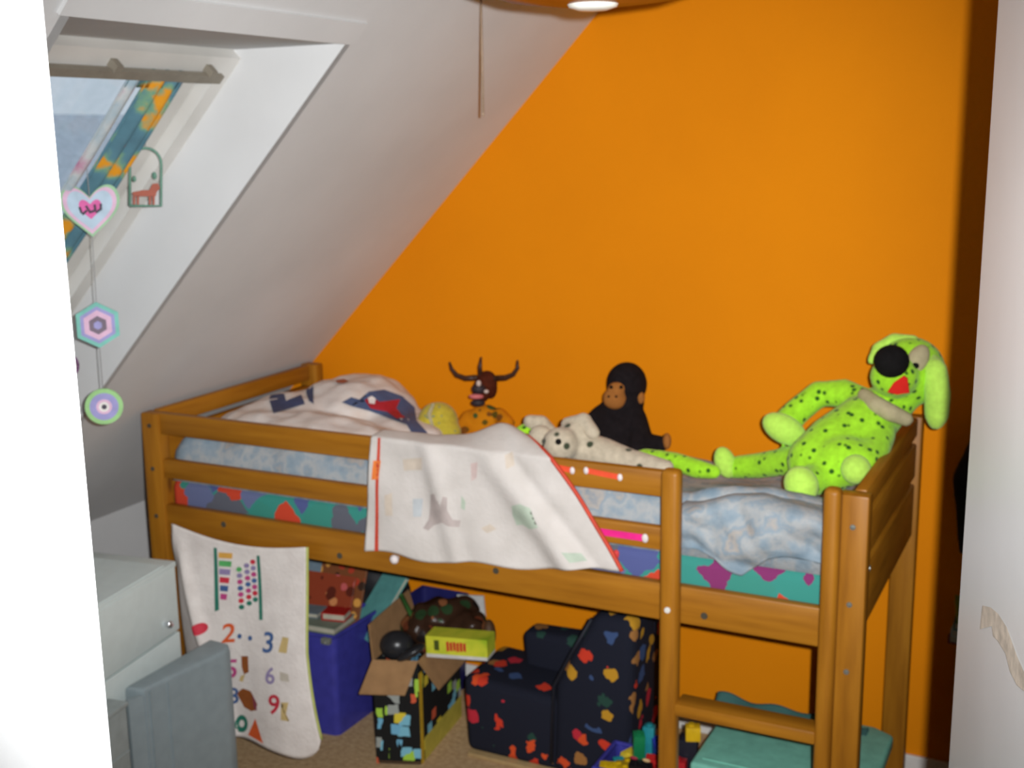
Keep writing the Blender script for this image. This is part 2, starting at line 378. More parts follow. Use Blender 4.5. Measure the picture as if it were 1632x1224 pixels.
for k in range(14):
    x = 0.10+k*0.142
    bm = B(); box(bm, (x, 0.037, 0.768), (x+0.07, BW-0.037, 0.782), 0.002); obj('slat', bm, wy, bed)
# ladder: two stiles in front of the side rail and treads between them
for x0, x1 in ((1.613, 1.659), (1.986, 2.024)):
    bm = B(); box(bm, (x0, -0.034, 0), (x1, 0.007, H+0.012), 0.013, seg=3); obj('ladder_stile', bm, wz, bed, 50)
    bm = B(); lathe(bm, [(0.0005, -0.004), (0.007, -0.003), (0.008, 0.002)], ((x0+x1)/2, -0.034, 0.79), 'y', 14)
    if x0 < 1.8: obj('screw_cap', bm, C('white_plastic', 225, 222, 215, 0.9), bed, 60)
    else: bm.free()
for zt in (0.555, 0.29):
    bm = B(); box(bm, (1.655, -0.034, zt-0.032), (1.990, 0.030, zt), 0.005); obj('ladder_tread', bm, wx, bed, 40)

# mattress
m_sheet = motif('teal_patchwork_sheet', lin((60, 140, 128)), [lin((104, 112, 148)), lin((128, 52, 102)), lin((96, 98, 108)), lin((200, 70, 46)), lin((62, 138, 124)), lin((205, 165, 54)), lin((84, 92, 142))], 10.0, 0.85, 0.72, metric='MANHATTAN')
bm = B(); box(bm, (0.05, 0.045, 0.782), (2.03, 0.778, 0.905), 0.03, seg=4)
obj('mattress', bm, m_sheet, None, 60, base=(1.04, 0.41, 0.782), label='mattress in a teal sheet with patchwork print on the pine bed', cat='mattress')
# duvet
m_duvet = mottled('pale_blue_duvet_print', [(0.30, lin((122, 142, 156))), (0.42, lin((144, 157, 166))), (0.50, lin((168, 170, 170))), (0.58, lin((138, 153, 164))), (0.66, lin((172, 164, 156))), (0.74, lin((128, 142, 154)))], 14, 0.9, 5, 0.25)
def duvet(u, v):
    x = 0.055 + u*1.965; y = 0.050 + v*0.715
    dx, dy0, dy1 = min(u, 1-u)*1.965, v*0.715, (1-v)*0.715
    d = min(dx, dy0, dy1); e = math.sqrt(max(0, 1-(1-min(d/0.07, 1))**2))
    n = noise.noise(V((x*4.0, y*5.0, 3.1)))*0.03 + noise.noise(V((x*9, y*12, 1.7)))*0.014 + noise.noise(V((x*22+y*9, y*16, 5.7)))*0.006
    bk = max(0.0, min(1.0, (y-0.16)/0.22)); bk = bk*bk*(3-2*bk)
    top = 0.135*(1-bk) + bk*(0.048 + 0.03*math.exp(-(x/0.5)**2)) + n*(1-0.45*bk)
    if x > 1.6: top += 0.028*math.exp(-((x-1.80)/0.13)**2)*math.exp(-(y/0.25)**2)
    z = 0.9 + max(0.01, top)*e
    if v < 0.001: z = 0.9
    if d == dy0 and y < 0.15: y += noise.noise(V((x*14, z*30, 0)))*0.008*e
    return V((x, y, z))
bm = B(); sheet(bm, duvet, 130, 52, 0)
bmesh.ops.solidify(bm, geom=list(bm.faces), thickness=0.006)
dv = obj('duvet', bm, m_duvet, None, 180, base=(1.04, 0.41, 0.90), label='rumpled pale blue and white printed duvet lying on the mattress', cat='duvet')
def fold(u, v):      # the duvet edge falling over the mattress in the ladder opening
    x = 1.640 + u*0.375
    zb = 0.912 + 0.012*math.sin(u*11.0+0.6) + 0.035*u*u - 0.030*max(0, 1-abs(u-0.40)/0.16)
    z0 = duvet((x-0.055)/1.965, 0.145).z - 0.012; z = z0 + 0.010*min(1, v/0.2); z = z + (zb-z)*max(0, (v-0.15)/0.85)
    y = 0.034 + 0.022*noise.noise(V((x*9+z*7, z*11, 2.0))) + 0.009*math.sin(x*24-z*34) + 0.012*noise.noise(V((x*23+z*12, z*24, 7.0))) - 0.010*math.sin(v*3.1) + 0.12*max(0, 1-v/0.30)**2
    return V((x, y, z))
bm = B(); sheet(bm, fold, 60, 40, 0.006); obj('duvet_overhang', bm, m_duvet, dv, 180)
for pts in ([(272, 700), (350, 705), (420, 715), (430, 745), (340, 742), (272, 725)],):
    pass
# pillow with a red and blue print
m_pil = mottled('white_print_pillow', [(0.3, lin((196, 186, 180))), (0.5, lin((214, 206, 200))), (0.7, lin((206, 190, 178)))], 8, 0.9, 4, 0.1)
def pill_bm():
    bm = B()
    P0, P1, P2 = at(470, 655, 0.42), at(560, 632, 0.55), at(650, 680, 0.48)
    ball(bm, P0 + V((0, 0, -0.02)), (0.16, 0.24, 0.075)); ball(bm, P1+V((0, 0.02, -0.035)), (0.20, 0.20, 0.095)); ball(bm, P2+V((-0.05, 0, -0.03)), (0.17, 0.22, 0.06))
    ball(bm, V((0.42, 0.25, 1.015)), (0.30, 0.15, 0.075)); ball(bm, V((0.22, 0.27, 1.02)), (0.15, 0.17, 0.06))
    bm = blob(bm, 0.012, 10)
    for v in bm.verts:
        v.co += v.normal*(noise.noise(v.co*11)*0.012 + noise.noise(v.co*24)*0.005)
        v.co.x = max(0.045, v.co.x); v.co.y = min(max(0.045, v.co.y), 0.80)
    return bm
pb = pill_bm(); pil_copy = pb.copy()
pil = obj('pillow', pb, m_pil, None, 180, base=(0.38, 0.45, 0.95), label='bunched white pillow with navy and red print at the slope end of the bed', cat='pillow')
from mathutils.bvhtree import BVHTree
def ray_decal(name, tree, polys, mat, parent, off=0.003, step=0.012, label=None):
    """flat print: outlines from the photo laid onto the surface they are printed on"""
    bm = B()
    for poly in polys:
        us = [p[0] for p in poly]; vs2 = [p[1] for p in poly]
        f = bm.faces.new([bm.verts.new((p[0], 0, p[1])) for p in poly])
    bmesh.ops.triangulate(bm, faces=bm.faces[:])
    for _ in range(4):
        es = [e for e in bm.edges if e.calc_length() > step*1000]
        if not es: break
        bmesh.ops.subdivide_edges(bm, edges=es, cuts=1); bmesh.ops.triangulate(bm, faces=bm.faces[:])
    dead = []
    for v in bm.verts:
        q = ray(v.co.x, v.co.z).normalized(); h = tree.ray_cast(CAM, q)
        if h[0] is None: dead.append(v)
        else:
            n = h[1] if h[1].dot(q) < 0 else -h[1]
            v.co = h[0] + n*off
    bmesh.ops.delete(bm, geom=dead, context='VERTS')
    if not bm.faces: bm.free(); return None
    o = obj(name, bm, mat, parent, 180)
    if label: o['label'] = label
    return o
tp = BVHTree.FromBMesh(pil_copy); pil_copy.free()
navy, red = C('navy_print', 66, 74, 108, 0.8), C('red_print', 170, 34, 46, 0.9)
ray_decal('printed_patch', tp, [[(424, 622), (450, 618), (456, 640), (480, 630), (486, 645), (436, 660)]], navy, pil)
ray_decal('printed_patch', tp, [[(484, 612), (500, 616), (500, 645), (492, 640)]], navy, pil)
ray_decal('printed_patch', tp, [[(545, 642), (560, 634), (582, 640), (588, 625), (612, 622), (640, 632), (660, 650), (664, 672), (680, 690), (682, 700), (660, 698), (648, 678), (620, 668), (590, 656), (560, 648)]], C('slate_blue_print', 78, 92, 128, 0.8), pil)
ray_decal('printed_patch', tp, [[(581, 640), (590, 634), (604, 642), (622, 640), (636, 638), (630, 652), (640, 664), (646, 668), (632, 670), (616, 658), (590, 652)]], red, pil, 0.006)
ray_decal('printed_patch', tp, [[(586, 637), (592, 634), (598, 638), (596, 646), (588, 645)]], C('white_print', 225, 218, 214), pil, 0.008)
ray_decal('printed_patch', tp, [[(536, 608), (548, 606), (556, 609), (548, 613), (537, 612)]], C('rust_print', 165, 90, 60), pil, 0.005)

# ------------------------------------------------------------------ cloths hung on the bed
def poly_decal(name, polys, Y0, g, mat, parent, off=0.0025, label=None):
    bm = B()
    for poly in polys:
        pts = [at(u, v, Y0) for u, v in poly]
        bm.faces.new([bm.verts.new((p.x, 0, p.z)) for p in pts])
    bmesh.ops.triangulate(bm, faces=bm.faces[:])
    for _ in range(5):
        es = [e for e in bm.edges if e.calc_length() > 0.009]
        if not es: break
        bmesh.ops.subdivide_edges(bm, edges=es, cuts=1); bmesh.ops.triangulate(bm, faces=bm.faces[:])
    for v in bm.verts: v.co.y = g(v.co.x, v.co.z) - off
    o = obj(name, bm, mat, parent, 180)
    if label: o['label'] = label
    return o
def text_polys(ch, u, v, h, slant=0.0):
    cu = bpy.data.curves.new('t', 'FONT'); cu.body = ch; cu.size = 1.0; cu.resolution_u = 3; cu.offset = 0.018
    o = bpy.data.objects.new('t', cu); COL.objects.link(o); dg = bpy.context.evaluated_depsgraph_get(); dg.update()
    me = bpy.data.meshes.new_from_object(o.evaluated_get(dg))
    xs = [p.co.x for p in me.vertices]; ys = [p.co.y for p in me.vertices]; x0, x1, y0, y1 = min(xs), max(xs), min(ys), max(ys); s = h/(y1-y0)
    polys = []
    for f in me.polygons:
        polys.append([(u + (me.vertices[i].co.x-(x0+x1)/2)*s + slant*((me.vertices[i].co.y-(y0+y1)/2)*s), v - (me.vertices[i].co.y-(y0+y1)/2)*s) for i in f.vertices])
    bpy.data.objects.remove(o); bpy.data.curves.remove(cu); bpy.data.meshes.remove(me)
    return polys
def ring_poly(u, v, ru, rv, k=0.5, n=20):
    return [[(u+ru*math.cos(a)*s, v+rv*math.sin(a)*s) for a, s in ((i*2*math.pi/n, 1), ((i+1)*2*math.pi/n, 1), ((i+1)*2*math.pi/n, k), (i*2*math.pi/n, k))] for i in range(n)]
def ell(u, v, ru, rv, n=14): return [[(u+ru*math.cos(i*2*math.pi/n), v+rv*math.sin(i*2*math.pi/n)) for i in range(n)]]

# number towel
YT = -0.04
m_towel = mottled('white_towel', [(0.3, lin((212, 203, 197))), (0.7, lin((226, 218, 212)))], 20, 0.95, 4, 0.3)
def towel_y(x, z):
    t = (0.79-z)/0.6
    xr_ = 0.118 + 0.30*max(0, t)*0.55; away = max(0.0, xr_-x)
    k2 = max(0.0, min(1.0, (0.735-z)/0.08))
    return -0.018 - 0.012*t - 0.010*math.sin((x-0.1)*17 + t*1.2)*min(1, t*2.2) + 0.006*math.sin(z*9+x*4) - 0.018*math.exp(-((x-xr_)/0.022)**2)*min(1, t*4) + away*0.40*k2
def towel(u, v):
    z = 0.790 - 0.030*math.sin(u*math.pi)*(1-v)**2 - v*(0.60 + 0.03*u - 0.06*max(0, u-0.8)/0.2*(u > 0.8)*0 )
    zl = v*0.61
    xl = 0.104 - 0.015*v; xr = 0.590 - 0.012*math.sin(v*3.1) + 0.05*max(0, v-0.5)
    x = xl + (xr-xl)*u
    z -= 0.015*math.sin(u*2.6)*v
    if u > 0.82: z += 0.075*v**3*(1-math.sqrt(max(0, 1-((u-0.82)/0.18)**2)))
    return V((x, towel_y(x, z), z))
bm = B(); sheet(bm, towel, 54, 60, 0.003)
tw = obj('number_towel', bm, m_towel, None, 180, base=(0.35, -0.03, 0.16), label='white towel printed with coloured numbers hanging from the bed side rail', cat='towel')
bm = B(); tube(bm, [towel(1.0, i/30)+V((0.002, -0.002, 0)) for i in range(31)], 0.004, 6); obj('hem', bm, C('lime_hem', 190, 196, 110, 0.9), tw, 180)
tg, to_, tb, tr, tpu = C('green_print', 44, 120, 100, 0.9), C('orange_print', 222, 96, 48, 0.9), C('blue_print', 70, 100, 150, 0.9), C('crimson_print', 205, 52, 70, 0.9), C('lilac_print', 150, 135, 175, 0.9)
tpk, tbr, tye = C('magenta_print', 190, 70, 130, 0.9), C('brown_print', 150, 84, 40, 0.9), C('straw_print', 205, 178, 120, 0.9)
G = towel_y
def tdec(name, polys, m, off=0.0035, label=None): return poly_decal(name, polys, YT, G, m, tw, off, label)
tdec('printed_line', [[(332, 877), (337, 877), (344, 975), (338, 977)]], tg)
tdec('printed_line', [[(400, 890), (405, 890), (412, 992), (406, 992)]], tg)
cs = [C('amber_print', 225, 170, 80, 0.9), C('leaf_print', 90, 175, 100, 0.9), tpu, tr, tb, tpk]
for k in range(6):
    y = 884+k*13; wd = 22-2.4*k
    tdec('printed_stripe', [[(340+k, y), (340+k+wd, y+2), (340+k+wd-1, y+11), (340+k, y+9)]], cs[k], 0.0045)
for i, u in enumerate((372, 384, 394)):
    for k in range(7):
        y = 912 - i*6 + k*10
        tdec('printed_bead', ell(u+k*0.8, y, 4.5, 4), [tr, tpu, tpk, tb, tpk, tr, tg][k] if k != 0 else cs[(i+1) % 6], 0.0045)
tdec('printed_number', text_polys('2', 359, 1012, 30, 0.05), to_)
tdec('printed_number', text_polys('3', 424, 1026, 33, 0.05), tb)
tdec('printed_number', text_polys('5', 364, 1069, 30, 0.05), tpk)
tdec('printed_number', text_polys('6', 430, 1077, 27, 0.0), tpu)
tdec('printed_number', text_polys('9', 438, 1122, 32, 0.0), tr)
tdec('printed_number', text_polys('8', 367, 1112, 26, 0.0), tb)
tdec('printed_dot', ell(375, 1018, 3.5, 4), tb); tdec('printed_dot', ell(392, 1021, 3.5, 4), tb)
tdec('printed_shape', ell(322, 1000, 10, 9), tr, 0.009); tdec('printed_shape', [[(448, 1016), (458, 1018), (456, 1042), (442, 1040)]], tye)
tdec('printed_shape', [[(379, 1049), (390, 1049), (388, 1062), (392, 1074), (384, 1078), (380, 1066)]], tbr)
tdec('printed_shape', [[(379, 1080), (386, 1078), (382, 1090), (376, 1088)]], tye)
tdec('printed_shape', [[(372, 1108), (382, 1100), (396, 1104), (408, 1124), (405, 1134), (396, 1136), (384, 1130)]], tbr)
tdec('printed_shape', [[(399, 1108), (406, 1120), (408, 1134), (403, 1130)]], C('plum_print', 130, 60, 80), 0.0055)
tdec('printed_ring', ring_poly(380, 1157, 10, 14, 0.42), tg)
tdec('printed_triangle', [[(404, 1147), (418, 1186), (390, 1175)]], to_)
tdec('printed_shape', [[(450, 1118), (462, 1118), (458, 1138), (464, 1148), (450, 1146)]], tye)
tdec('printed_shape', [[(446, 1070), (460, 1074), (462, 1086), (448, 1084)]], C('ghost_print', 190, 180, 165))

# white banner cloth with a red hem
YC = -0.02
m_ban = mottled('white_banner_cloth', [(0.3, lin((196, 189, 182))), (0.7, lin((210, 203, 197)))], 12, 0.9, 4, 0.2)
def ban_y(x, z):
    t = max(0, min(1, (1.12-z)/0.3))
    f1 = 0.018*math.exp(-((x-1.14-0.28*t)/0.05)**2)*(0.5+t); f2 = 0.012*math.exp(-((x-0.98-0.08*t)/0.03)**2)
    return -0.004 - 0.012*t - f1 + 0.010*math.exp(-((x-1.20-0.28*t)/0.03)**2) - f2 - 0.004*math.sin(x*26+z*18)*t - 0.006*noise.noise(V((x*9, z*9, 4)))
TL, TR_, BL, BR = V((0.805, 1.121)), V((1.322, 1.121)), V((0.778, 0.805)), V((1.512, 0.866))
def banner(u, v):
    if v < 0.22:        # part folded over the rail and lying on the duvet
        k = (0.22-v)/0.22; p = TL.lerp(TR_, u); up = 0.004 + 0.040*math.exp(-((u-0.84)/0.22)**2)
        return V((p.x-0.14*k*u*u, ban_y(p.x, 1.12)+0.004 + 0.11*k*(0.5+0.5*u), 1.119+up*math.sin(k*math.pi/2)))
    t = (v-0.22)/0.78
    p = TL.lerp(TR_, u).lerp(BL.lerp(BR, u), t)
    z = p.y - 0.028*math.sin(u*math.pi)*t*0.5 + 0.006*math.sin(u*17)*t
    x = p.x + 0.05*math.sin(t*math.pi)*max(0, u-0.6)*0.4
    return V((x, ban_y(x, z), z))
bm = B(); sheet(bm, banner, 110, 60, 0.003)
bn = obj('banner_cloth', bm, m_ban, None, 180, base=(1.1, 0, 0.81), label='white printed cloth with red side hems draped over the guard rail', cat='cloth')
m_rib = C('red_ribbon', 205, 72, 50, 0.9)
def strip(u0, u1, off): 
    bm = B()
    g = [[banner(u0+(u1-u0)*i/3, 0.2+0.8*j/40)+V((0, -off, 0)) for j in range(41)] for i in range(4)]
    vv = [[bm.verts.new(p) for p in r_] for r_ in g]
    for i in range(3):
        for j in range(40): bm.faces.new((vv[i][j], vv[i+1][j], vv[i+1][j+1], vv[i][j+1]))
    return bm
obj('hem', strip(0.044, 0.060, 0.006), m_rib, bn, 180)
bm = B(); tube(bm, [banner(1.0, 0.05+0.95*i/40)+V((0.001, -0.001, 0)) for i in range(41)], 0.0055, 6); obj('hem', bm, m_rib, bn, 180)
def bdec(name, polys, m, off=0.006): return poly_decal(name, polys, YC, ban_y, m, bn, off)
bdec('orange_tag', [[(593, 735), (604, 735), (602, 765), (591, 765)]], C('orange_tag', 232, 128, 60))
f1, f2, f3, f4 = C('faint_brown', 178, 165, 160), C('faint_green', 172, 184, 166), C('faint_peach', 202, 188, 172), C('faint_blue', 184, 188, 190)
bdec('printed_figure', [[(686, 788), (694, 786), (698, 806), (704, 806), (708, 790), (714, 792), (714, 812), (722, 828), (734, 830), (732, 840), (716, 838), (706, 832), (690, 838), (682, 846), (674, 842), (682, 828)]], f1)
bdec('printed_figure', [[(816, 806), (832, 801), (848, 808), (856, 826), (862, 838), (846, 842), (834, 836), (822, 838), (816, 822)]], f2)
bdec('printed_figure', [[(735, 790), (741, 800), (740, 814), (734, 810)]], f2); bdec('printed_figure', [[(656, 796), (672, 796), (670, 824), (658, 824)]], f4)
bdec('printed_figure', [[(638, 734), (672, 730), (670, 750), (640, 752)]], f3); bdec('printed_figure', [[(800, 728), (812, 722), (816, 744), (806, 748)]], f3)
bdec('printed_figure', [[(748, 740), (760, 737), (758, 762), (750, 768)]], C('faint_rose', 204, 182, 176)); bdec('printed_figure', [[(766, 842), (780, 836), (790, 844), (776, 850)]], f3)
bdec('printed_figure', [[(900, 876), (926, 882), (936, 894), (914, 892)]], f2); bdec('printed_figure', [[(612, 790), (624, 786), (626, 822), (614, 822)]], f3)

# coloured strips and pegs on the rails
m_wp = C('white_plastic_end', 225, 215, 212, 0.9)
def railstrip(u0, v0, u1, v1, hpx, col, label):
    P, Q = at(u0, v0, 0.006), at(u1, v1, 0.006); h = hpx*mpp(P)/2
    t = thing('plastic_strip', label, 'strip', ((P+Q)/2))
    d = (Q-P).normalized(); n = V((-d.z, 0, d.x))
    bm = B(); prism(bm, [P+n*h, Q+n*h, Q-n*h, P-n*h], (0, 0.004, 0)); obj('strip_body', bm, col, t)
    for e in (P, Q):
        bm = B(); ball(bm, e, (h*1.0, 0.004, h*1.35), seg=12); obj('strip_end', bm, m_wp, t, 180)
railstrip(884, 744, 912, 750, 9, C('orange_red_plastic', 226, 80, 48), 'orange red plastic strip on the guard rail half under the cloth')
railstrip(934, 750, 988, 761, 9, C('orange_red_plastic', 226, 80, 48), 'orange red plastic strip with white ends on the guard rail')
railstrip(946, 846, 1028, 858, 11, C('pink_plastic', 226, 36, 130), 'magenta pink plastic strip with white ends on the middle rail')
P = at(631, 890, 0.0); bm = B(); lathe(bm, [(0.0005, -0.018), (0.008, -0.017), (0.013, -0.010), (0.012, -0.004), (0.006, 0.0), (0.006, 0.009)], P, 'y', 18)
obj('round_peg', bm, m_wp, None, 60, base=P, label='small round white peg on the side rail under the draped cloth', cat='peg')
P = at(978, 888, 0.02); bm = B(); ball(bm, P, (0.011, 0.006, 0.022), Matrix.Rotation(0.5, 3, 'Y')); rb = obj('ribbon_loop', bm, C('red_loop', 210, 60, 60), bn, 180)

# ------------------------------------------------------------------ soft toys on the bed
lime = lin((150, 208, 40)); lime_pale = lin((172, 214, 84))
m_lime_dot = dots('lime_spotted_plush', tuple(min(1, x*1.15) for x in lime), lin((38, 84, 20)), 40, 0.25)
m_lime = plain('lime_plush', tuple(min(1, x*1.15) for x in lime_pale), 0.9, 0.1, 80, 0.4, spec=0.1, sheen=0.2)
m_black = plain('black_plush', (0.008, 0.007, 0.007), 0.9, 0.2, 60, 0.3, spec=0.1)
m_cream = plain('cream_felt', tuple(x*0.8 for x in lin((190, 178, 140))), 0.9, 0.08, 60, 0.2, spec=0.1)
dog = thing('plush_dog', 'large lime green spotted plush dog with black nose leaning on the end rail', 'plush toy', at(1330, 760, 0.36))
bm = B()
px_ball(bm, 1450, 592, 0.57, 56, 56, 50); px_ball(bm, 1425, 600, 0.49, 38, 34, 40)
px_limb(bm, [(1430, 635, 0.55, 34), (1405, 655, 0.52, 40), (1375, 680, 0.47, 50), (1335, 712, 0.41, 54), (1300, 735, 0.36, 46)])
px_ball(bm, 1345, 735, 0.34, 48, 42, 44)
px_limb(bm, [(1385, 645, 0.52, 24), (1345, 627, 0.55, 24), (1305, 628, 0.56, 22), (1268, 658, 0.52, 22), (1248, 682, 0.49, 24)])
px_limb(bm, [(1310, 722, 0.40, 28), (1255, 735, 0.45, 23), (1210, 742, 0.49, 21), (1165, 745, 0.51, 18)])
px_limb(bm, [(1330, 755, 0.33, 30), (1300, 765, 0.28, 26), (1285, 770, 0.24, 24)])
px_limb(bm, [(1400, 690, 0.45, 28), (1392, 718, 0.38, 26), (1375, 735, 0.32, 24)])
bm = blob(bm, 0.008, 8); body = obj('body', bm, m_lime_dot, dog, 180)
for u, v, Y, a, b_, t in ((1277, 772, 0.205, 27, 30, 0.5), (1364, 748, 0.275, 24, 24, 0), (1250, 684, 0.46, 38, 23, -0.5), (1156, 737, 0.49, 17, 26, 0.35)):
    bm = B(); px_ball(bm, u, v, Y, a, b_, min(a, b_)*0.9, t); obj('paw', bm, m_lime, dog, 180)
bm = B(); px_limb(bm, [(1478, 570, 0.56, 14), (1490, 590, 0.53, 20), (1494, 625, 0.52, 21), (1493, 660, 0.53, 20), (1492, 672, 0.53, 14)]); bm = blob(bm, 0.008, 6); obj('ear', bm, m_lime, dog, 180)
bm = B(); px_limb(bm, [(1455, 543, 0.58, 10), (1425, 542, 0.58, 12), (1400, 556, 0.57, 11), (1390, 574, 0.56, 8)]); bm = blob(bm, 0.006, 4); obj('ear', bm, m_lime, dog, 180)
bm = B(); px_ball(bm, 1421, 576, 0.445, 28, 27, 24); obj('nose', bm, m_black, dog, 180, label='round black plush nose')
bm = B(); px_ball(bm, 1462, 574, 0.515, 17, 27, 14, -0.5); obj('eye_patch', bm, m_cream, dog, 180)
bm = B(); px_ball(bm, 1459, 583, 0.488, 6, 5, 4); obj('eye', bm, m_black, dog, 180)
P = [at(u, v, 0.415) for u, v in ((1440, 599), (1446, 603), (1449, 626), (1430, 629), (1414, 625), (1424, 610))]
bm = B(); prism(bm, P, (0, 0.008, 0)); obj('tongue', bm, C('red_felt', 206, 30, 20, 0.9, rough=0.9), dog, label='red felt tongue')
bm = B(); px_limb(bm, [(1378, 630, 0.470, 12), (1396, 645, 0.440, 15), (1420, 658, 0.430, 15), (1444, 668, 0.450, 12)]); bm = blob(bm, 0.006, 4); obj('collar', bm, m_cream, dog, 180, label='beige felt collar')

# lime snake behind the dalmatian
sn = thing('plush_snake', 'lime green spotted plush snake lying along the bed behind the spotted puppy', 'plush toy', at(960, 740, 0.52))
bm = B(); px_limb(bm, [(815, 700, 0.40, 14), (838, 692, 0.42, 18), (865, 708, 0.46, 15), (930, 735, 0.50, 13), (985, 738, 0.48, 12), (1030, 727, 0.45, 13), (1075, 735, 0.42, 15), (1110, 747, 0.40, 16), (1138, 752, 0.39, 12)])
bm = blob(bm, 0.007, 6); obj('body', bm, m_lime_dot, sn, 180)
for u, v, Y in ((824, 686, 0.385), (846, 688, 0.385)):
    bm = B(); px_ball(bm, u, v, Y, 3, 3, 3); obj('eye', bm, m_black, sn, 180)

# dalmatian puppy
m_dal = dots('white_spotted_plush', tuple(x*0.85 for x in lin((206, 192, 168))), lin((58, 66, 48)), 21, 0.20)
pup = thing('plush_puppy', 'cream white plush puppy with dark spots lying behind the guard rail', 'plush toy', at(960, 745, 0.26))
bm = B(); px_ball(bm, 918, 700, 0.27, 33, 33, 32); px_ball(bm, 893, 708, 0.20, 29, 28, 28); px_ball(bm, 862, 700, 0.30, 22, 24, 18)
px_limb(bm, [(925, 715, 0.27, 28), (960, 724, 0.26, 28), (1000, 735, 0.24, 22), (1040, 742, 0.22, 17), (1062, 746, 0.21, 14)])
bm = blob(bm, 0.008, 6); obj('body', bm, m_dal, pup, 180)
bm = B(); px_limb(bm, [(905, 676, 0.28, 12), (930, 672, 0.27, 15), (945, 690, 0.25, 12)]); bm = blob(bm, 0.007, 5); obj('ear', bm, m_dal, pup, 180)
for u, v, r in ((890, 704, 5), (869, 712, 5)):
    bm = B(); px_ball(bm, u, v, 0.150 if r == 5 and u > 880 else 0.175, r, r, 4); obj('eye', bm, m_black, pup, 180)
bm = B(); px_limb(bm, [(845, 672, 0.42, 12), (862, 676, 0.43, 15), (878, 690, 0.44, 12)]); bm = blob(bm, 0.007, 5); obj('hind_paw', bm, m_dal, pup, 180)

# gorilla
gor = thing('plush_gorilla', 'black plush gorilla with tan face sitting against the orange wall', 'plush toy', at(990, 720, 0.72))
bm = B(); px_ball(bm, 999, 612, 0.72, 33, 36, 32); px_ball(bm, 996, 640, 0.71, 32, 26, 30)
px_limb(bm, [(990, 655, 0.72, 34), (985, 685, 0.71, 46), (985, 703, 0.70, 47)])
px_limb(bm, [(962, 665, 0.70, 22), (940, 685, 0.67, 20), (930, 705, 0.64, 18)]); px_limb(bm, [(1012, 668, 0.70, 20), (1022, 695, 0.66, 18), (1015, 715, 0.63, 16)])
px_limb(bm, [(1000, 715, 0.66, 24), (1035, 708, 0.64, 18), (1055, 707, 0.62, 13)])
bm = blob(bm, 0.008, 6); obj('body', bm, plain('black_brown_plush', (0.012, 0.009, 0.010), 0.95, 0.2, 60, 0.3, spec=0.08), gor, 180)
m_tan = plain('tan_felt', tuple(x*0.8 for x in lin((170, 108, 52))), 0.9, 0.15, 40, 0.2, spec=0.1)
bm = B(); px_ball(bm, 980, 635, 0.66, 20, 18, 14); px_ball(bm, 984, 618, 0.665, 16, 10, 10); bm = blob(bm, 0.006, 4); obj('face', bm, m_tan, gor, 180)
bm = B(); px_ball(bm, 1021, 634, 0.70, 7, 10, 6); obj('ear', bm, m_tan, gor, 180)
bm = B(); px_ball(bm, 1063, 703, 0.615, 7, 13, 9); obj('foot', bm, m_tan, gor, 180)
for u in (974, 990):
    bm = B(); px_ball(bm, u, 617, 0.640, 3, 3, 3); obj('eye', bm, m_black, gor, 180)
for u in (970, 982):
    bm = B(); px_ball(bm, u, 632, 0.632, 2, 2, 2); obj('nostril', bm, m_black, gor, 180)

# horned ox puppet
ox = thing('horned_ox_puppet', 'dark brown horned ox puppet in an orange leaf print shirt against the wall', 'puppet', at(775, 705, 0.70))
m_oxb = plain('dark_brown_fur', tuple(x*0.8 for x in lin((84, 36, 20))), 0.9, 0.2, 60, 0.4, spec=0.1); m_horn = plain('dark_horn', lin((62, 36, 24)), 0.45, 0.15, 60)
m_oxs = motif('orange_leaf_shirt', tuple(x*0.8 for x in lin((216, 132, 10))), [lin((92, 74, 18)), lin((70, 84, 40)), lin((120, 70, 20))], 30, 0.42, 0.7)
bm = B(); px_ball(bm, 773, 668, 0.71, 28, 24, 22); px_ball(bm, 772, 695, 0.70, 36, 26, 26); px_limb(bm, [(748, 665, 0.70, 13), (738, 680, 0.67, 14), (745, 698, 0.64, 13)]); px_limb(bm, [(796, 662, 0.71, 13), (808, 674, 0.69, 13), (806, 694, 0.66, 13)])
bm = blob(bm, 0.007, 5); obj('shirt', bm, m_oxs, ox, 180)
bm = B(); px_ball(bm, 776, 610, 0.71, 17, 20, 16); px_ball(bm, 768, 622, 0.69, 15, 20, 16); px_ball(bm, 783, 618, 0.72, 10, 18, 12); bm = blob(bm, 0.005, 4); obj('head', bm, m_oxb, ox, 180)
bm = B(); px_ball(bm, 763, 620, 0.662, 12, 9, 9); px_ball(bm, 762, 642, 0.665, 12, 7, 8); bm = blob(bm, 0.005, 3); obj('muzzle', bm, plain('charcoal_leather', lin((44, 34, 38)), 0.6, 0.1, 40), ox, 180)
bm = B(); px_ball(bm, 759, 632, 0.652, 12, 4.5, 7); obj('mouth', bm, C('pink_felt', 206, 110, 110, 0.9), ox, 180)
bm = B(); px_ball(bm, 763, 611, 0.645, 4, 5, 3); obj('eye', bm, C('pale_eye', 190, 170, 160), ox, 180)
bm = B(); px_ball(bm, 775, 624, 0.655, 4, 3, 3); obj('eye', bm, C('pale_eye', 190, 170, 160), ox, 180)
for pts in ([(758, 602, 0.71, 5), (742, 603, 0.71, 4.5), (728, 598, 0.71, 4), (720, 588, 0.71, 3), (717, 578, 0.71, 1.5)], [(790, 603, 0.71, 5), (806, 602, 0.71, 4.8), (818, 597, 0.71, 4), (825, 587, 0.71, 3.2), (825, 575, 0.71, 1.5)], [(766, 598, 0.70, 4), (765, 585, 0.70, 3.6), (767, 570, 0.70, 1.5)]):
    bm = B(); px_limb(bm, pts, 8); obj('horn', bm, m_horn, ox, 180)

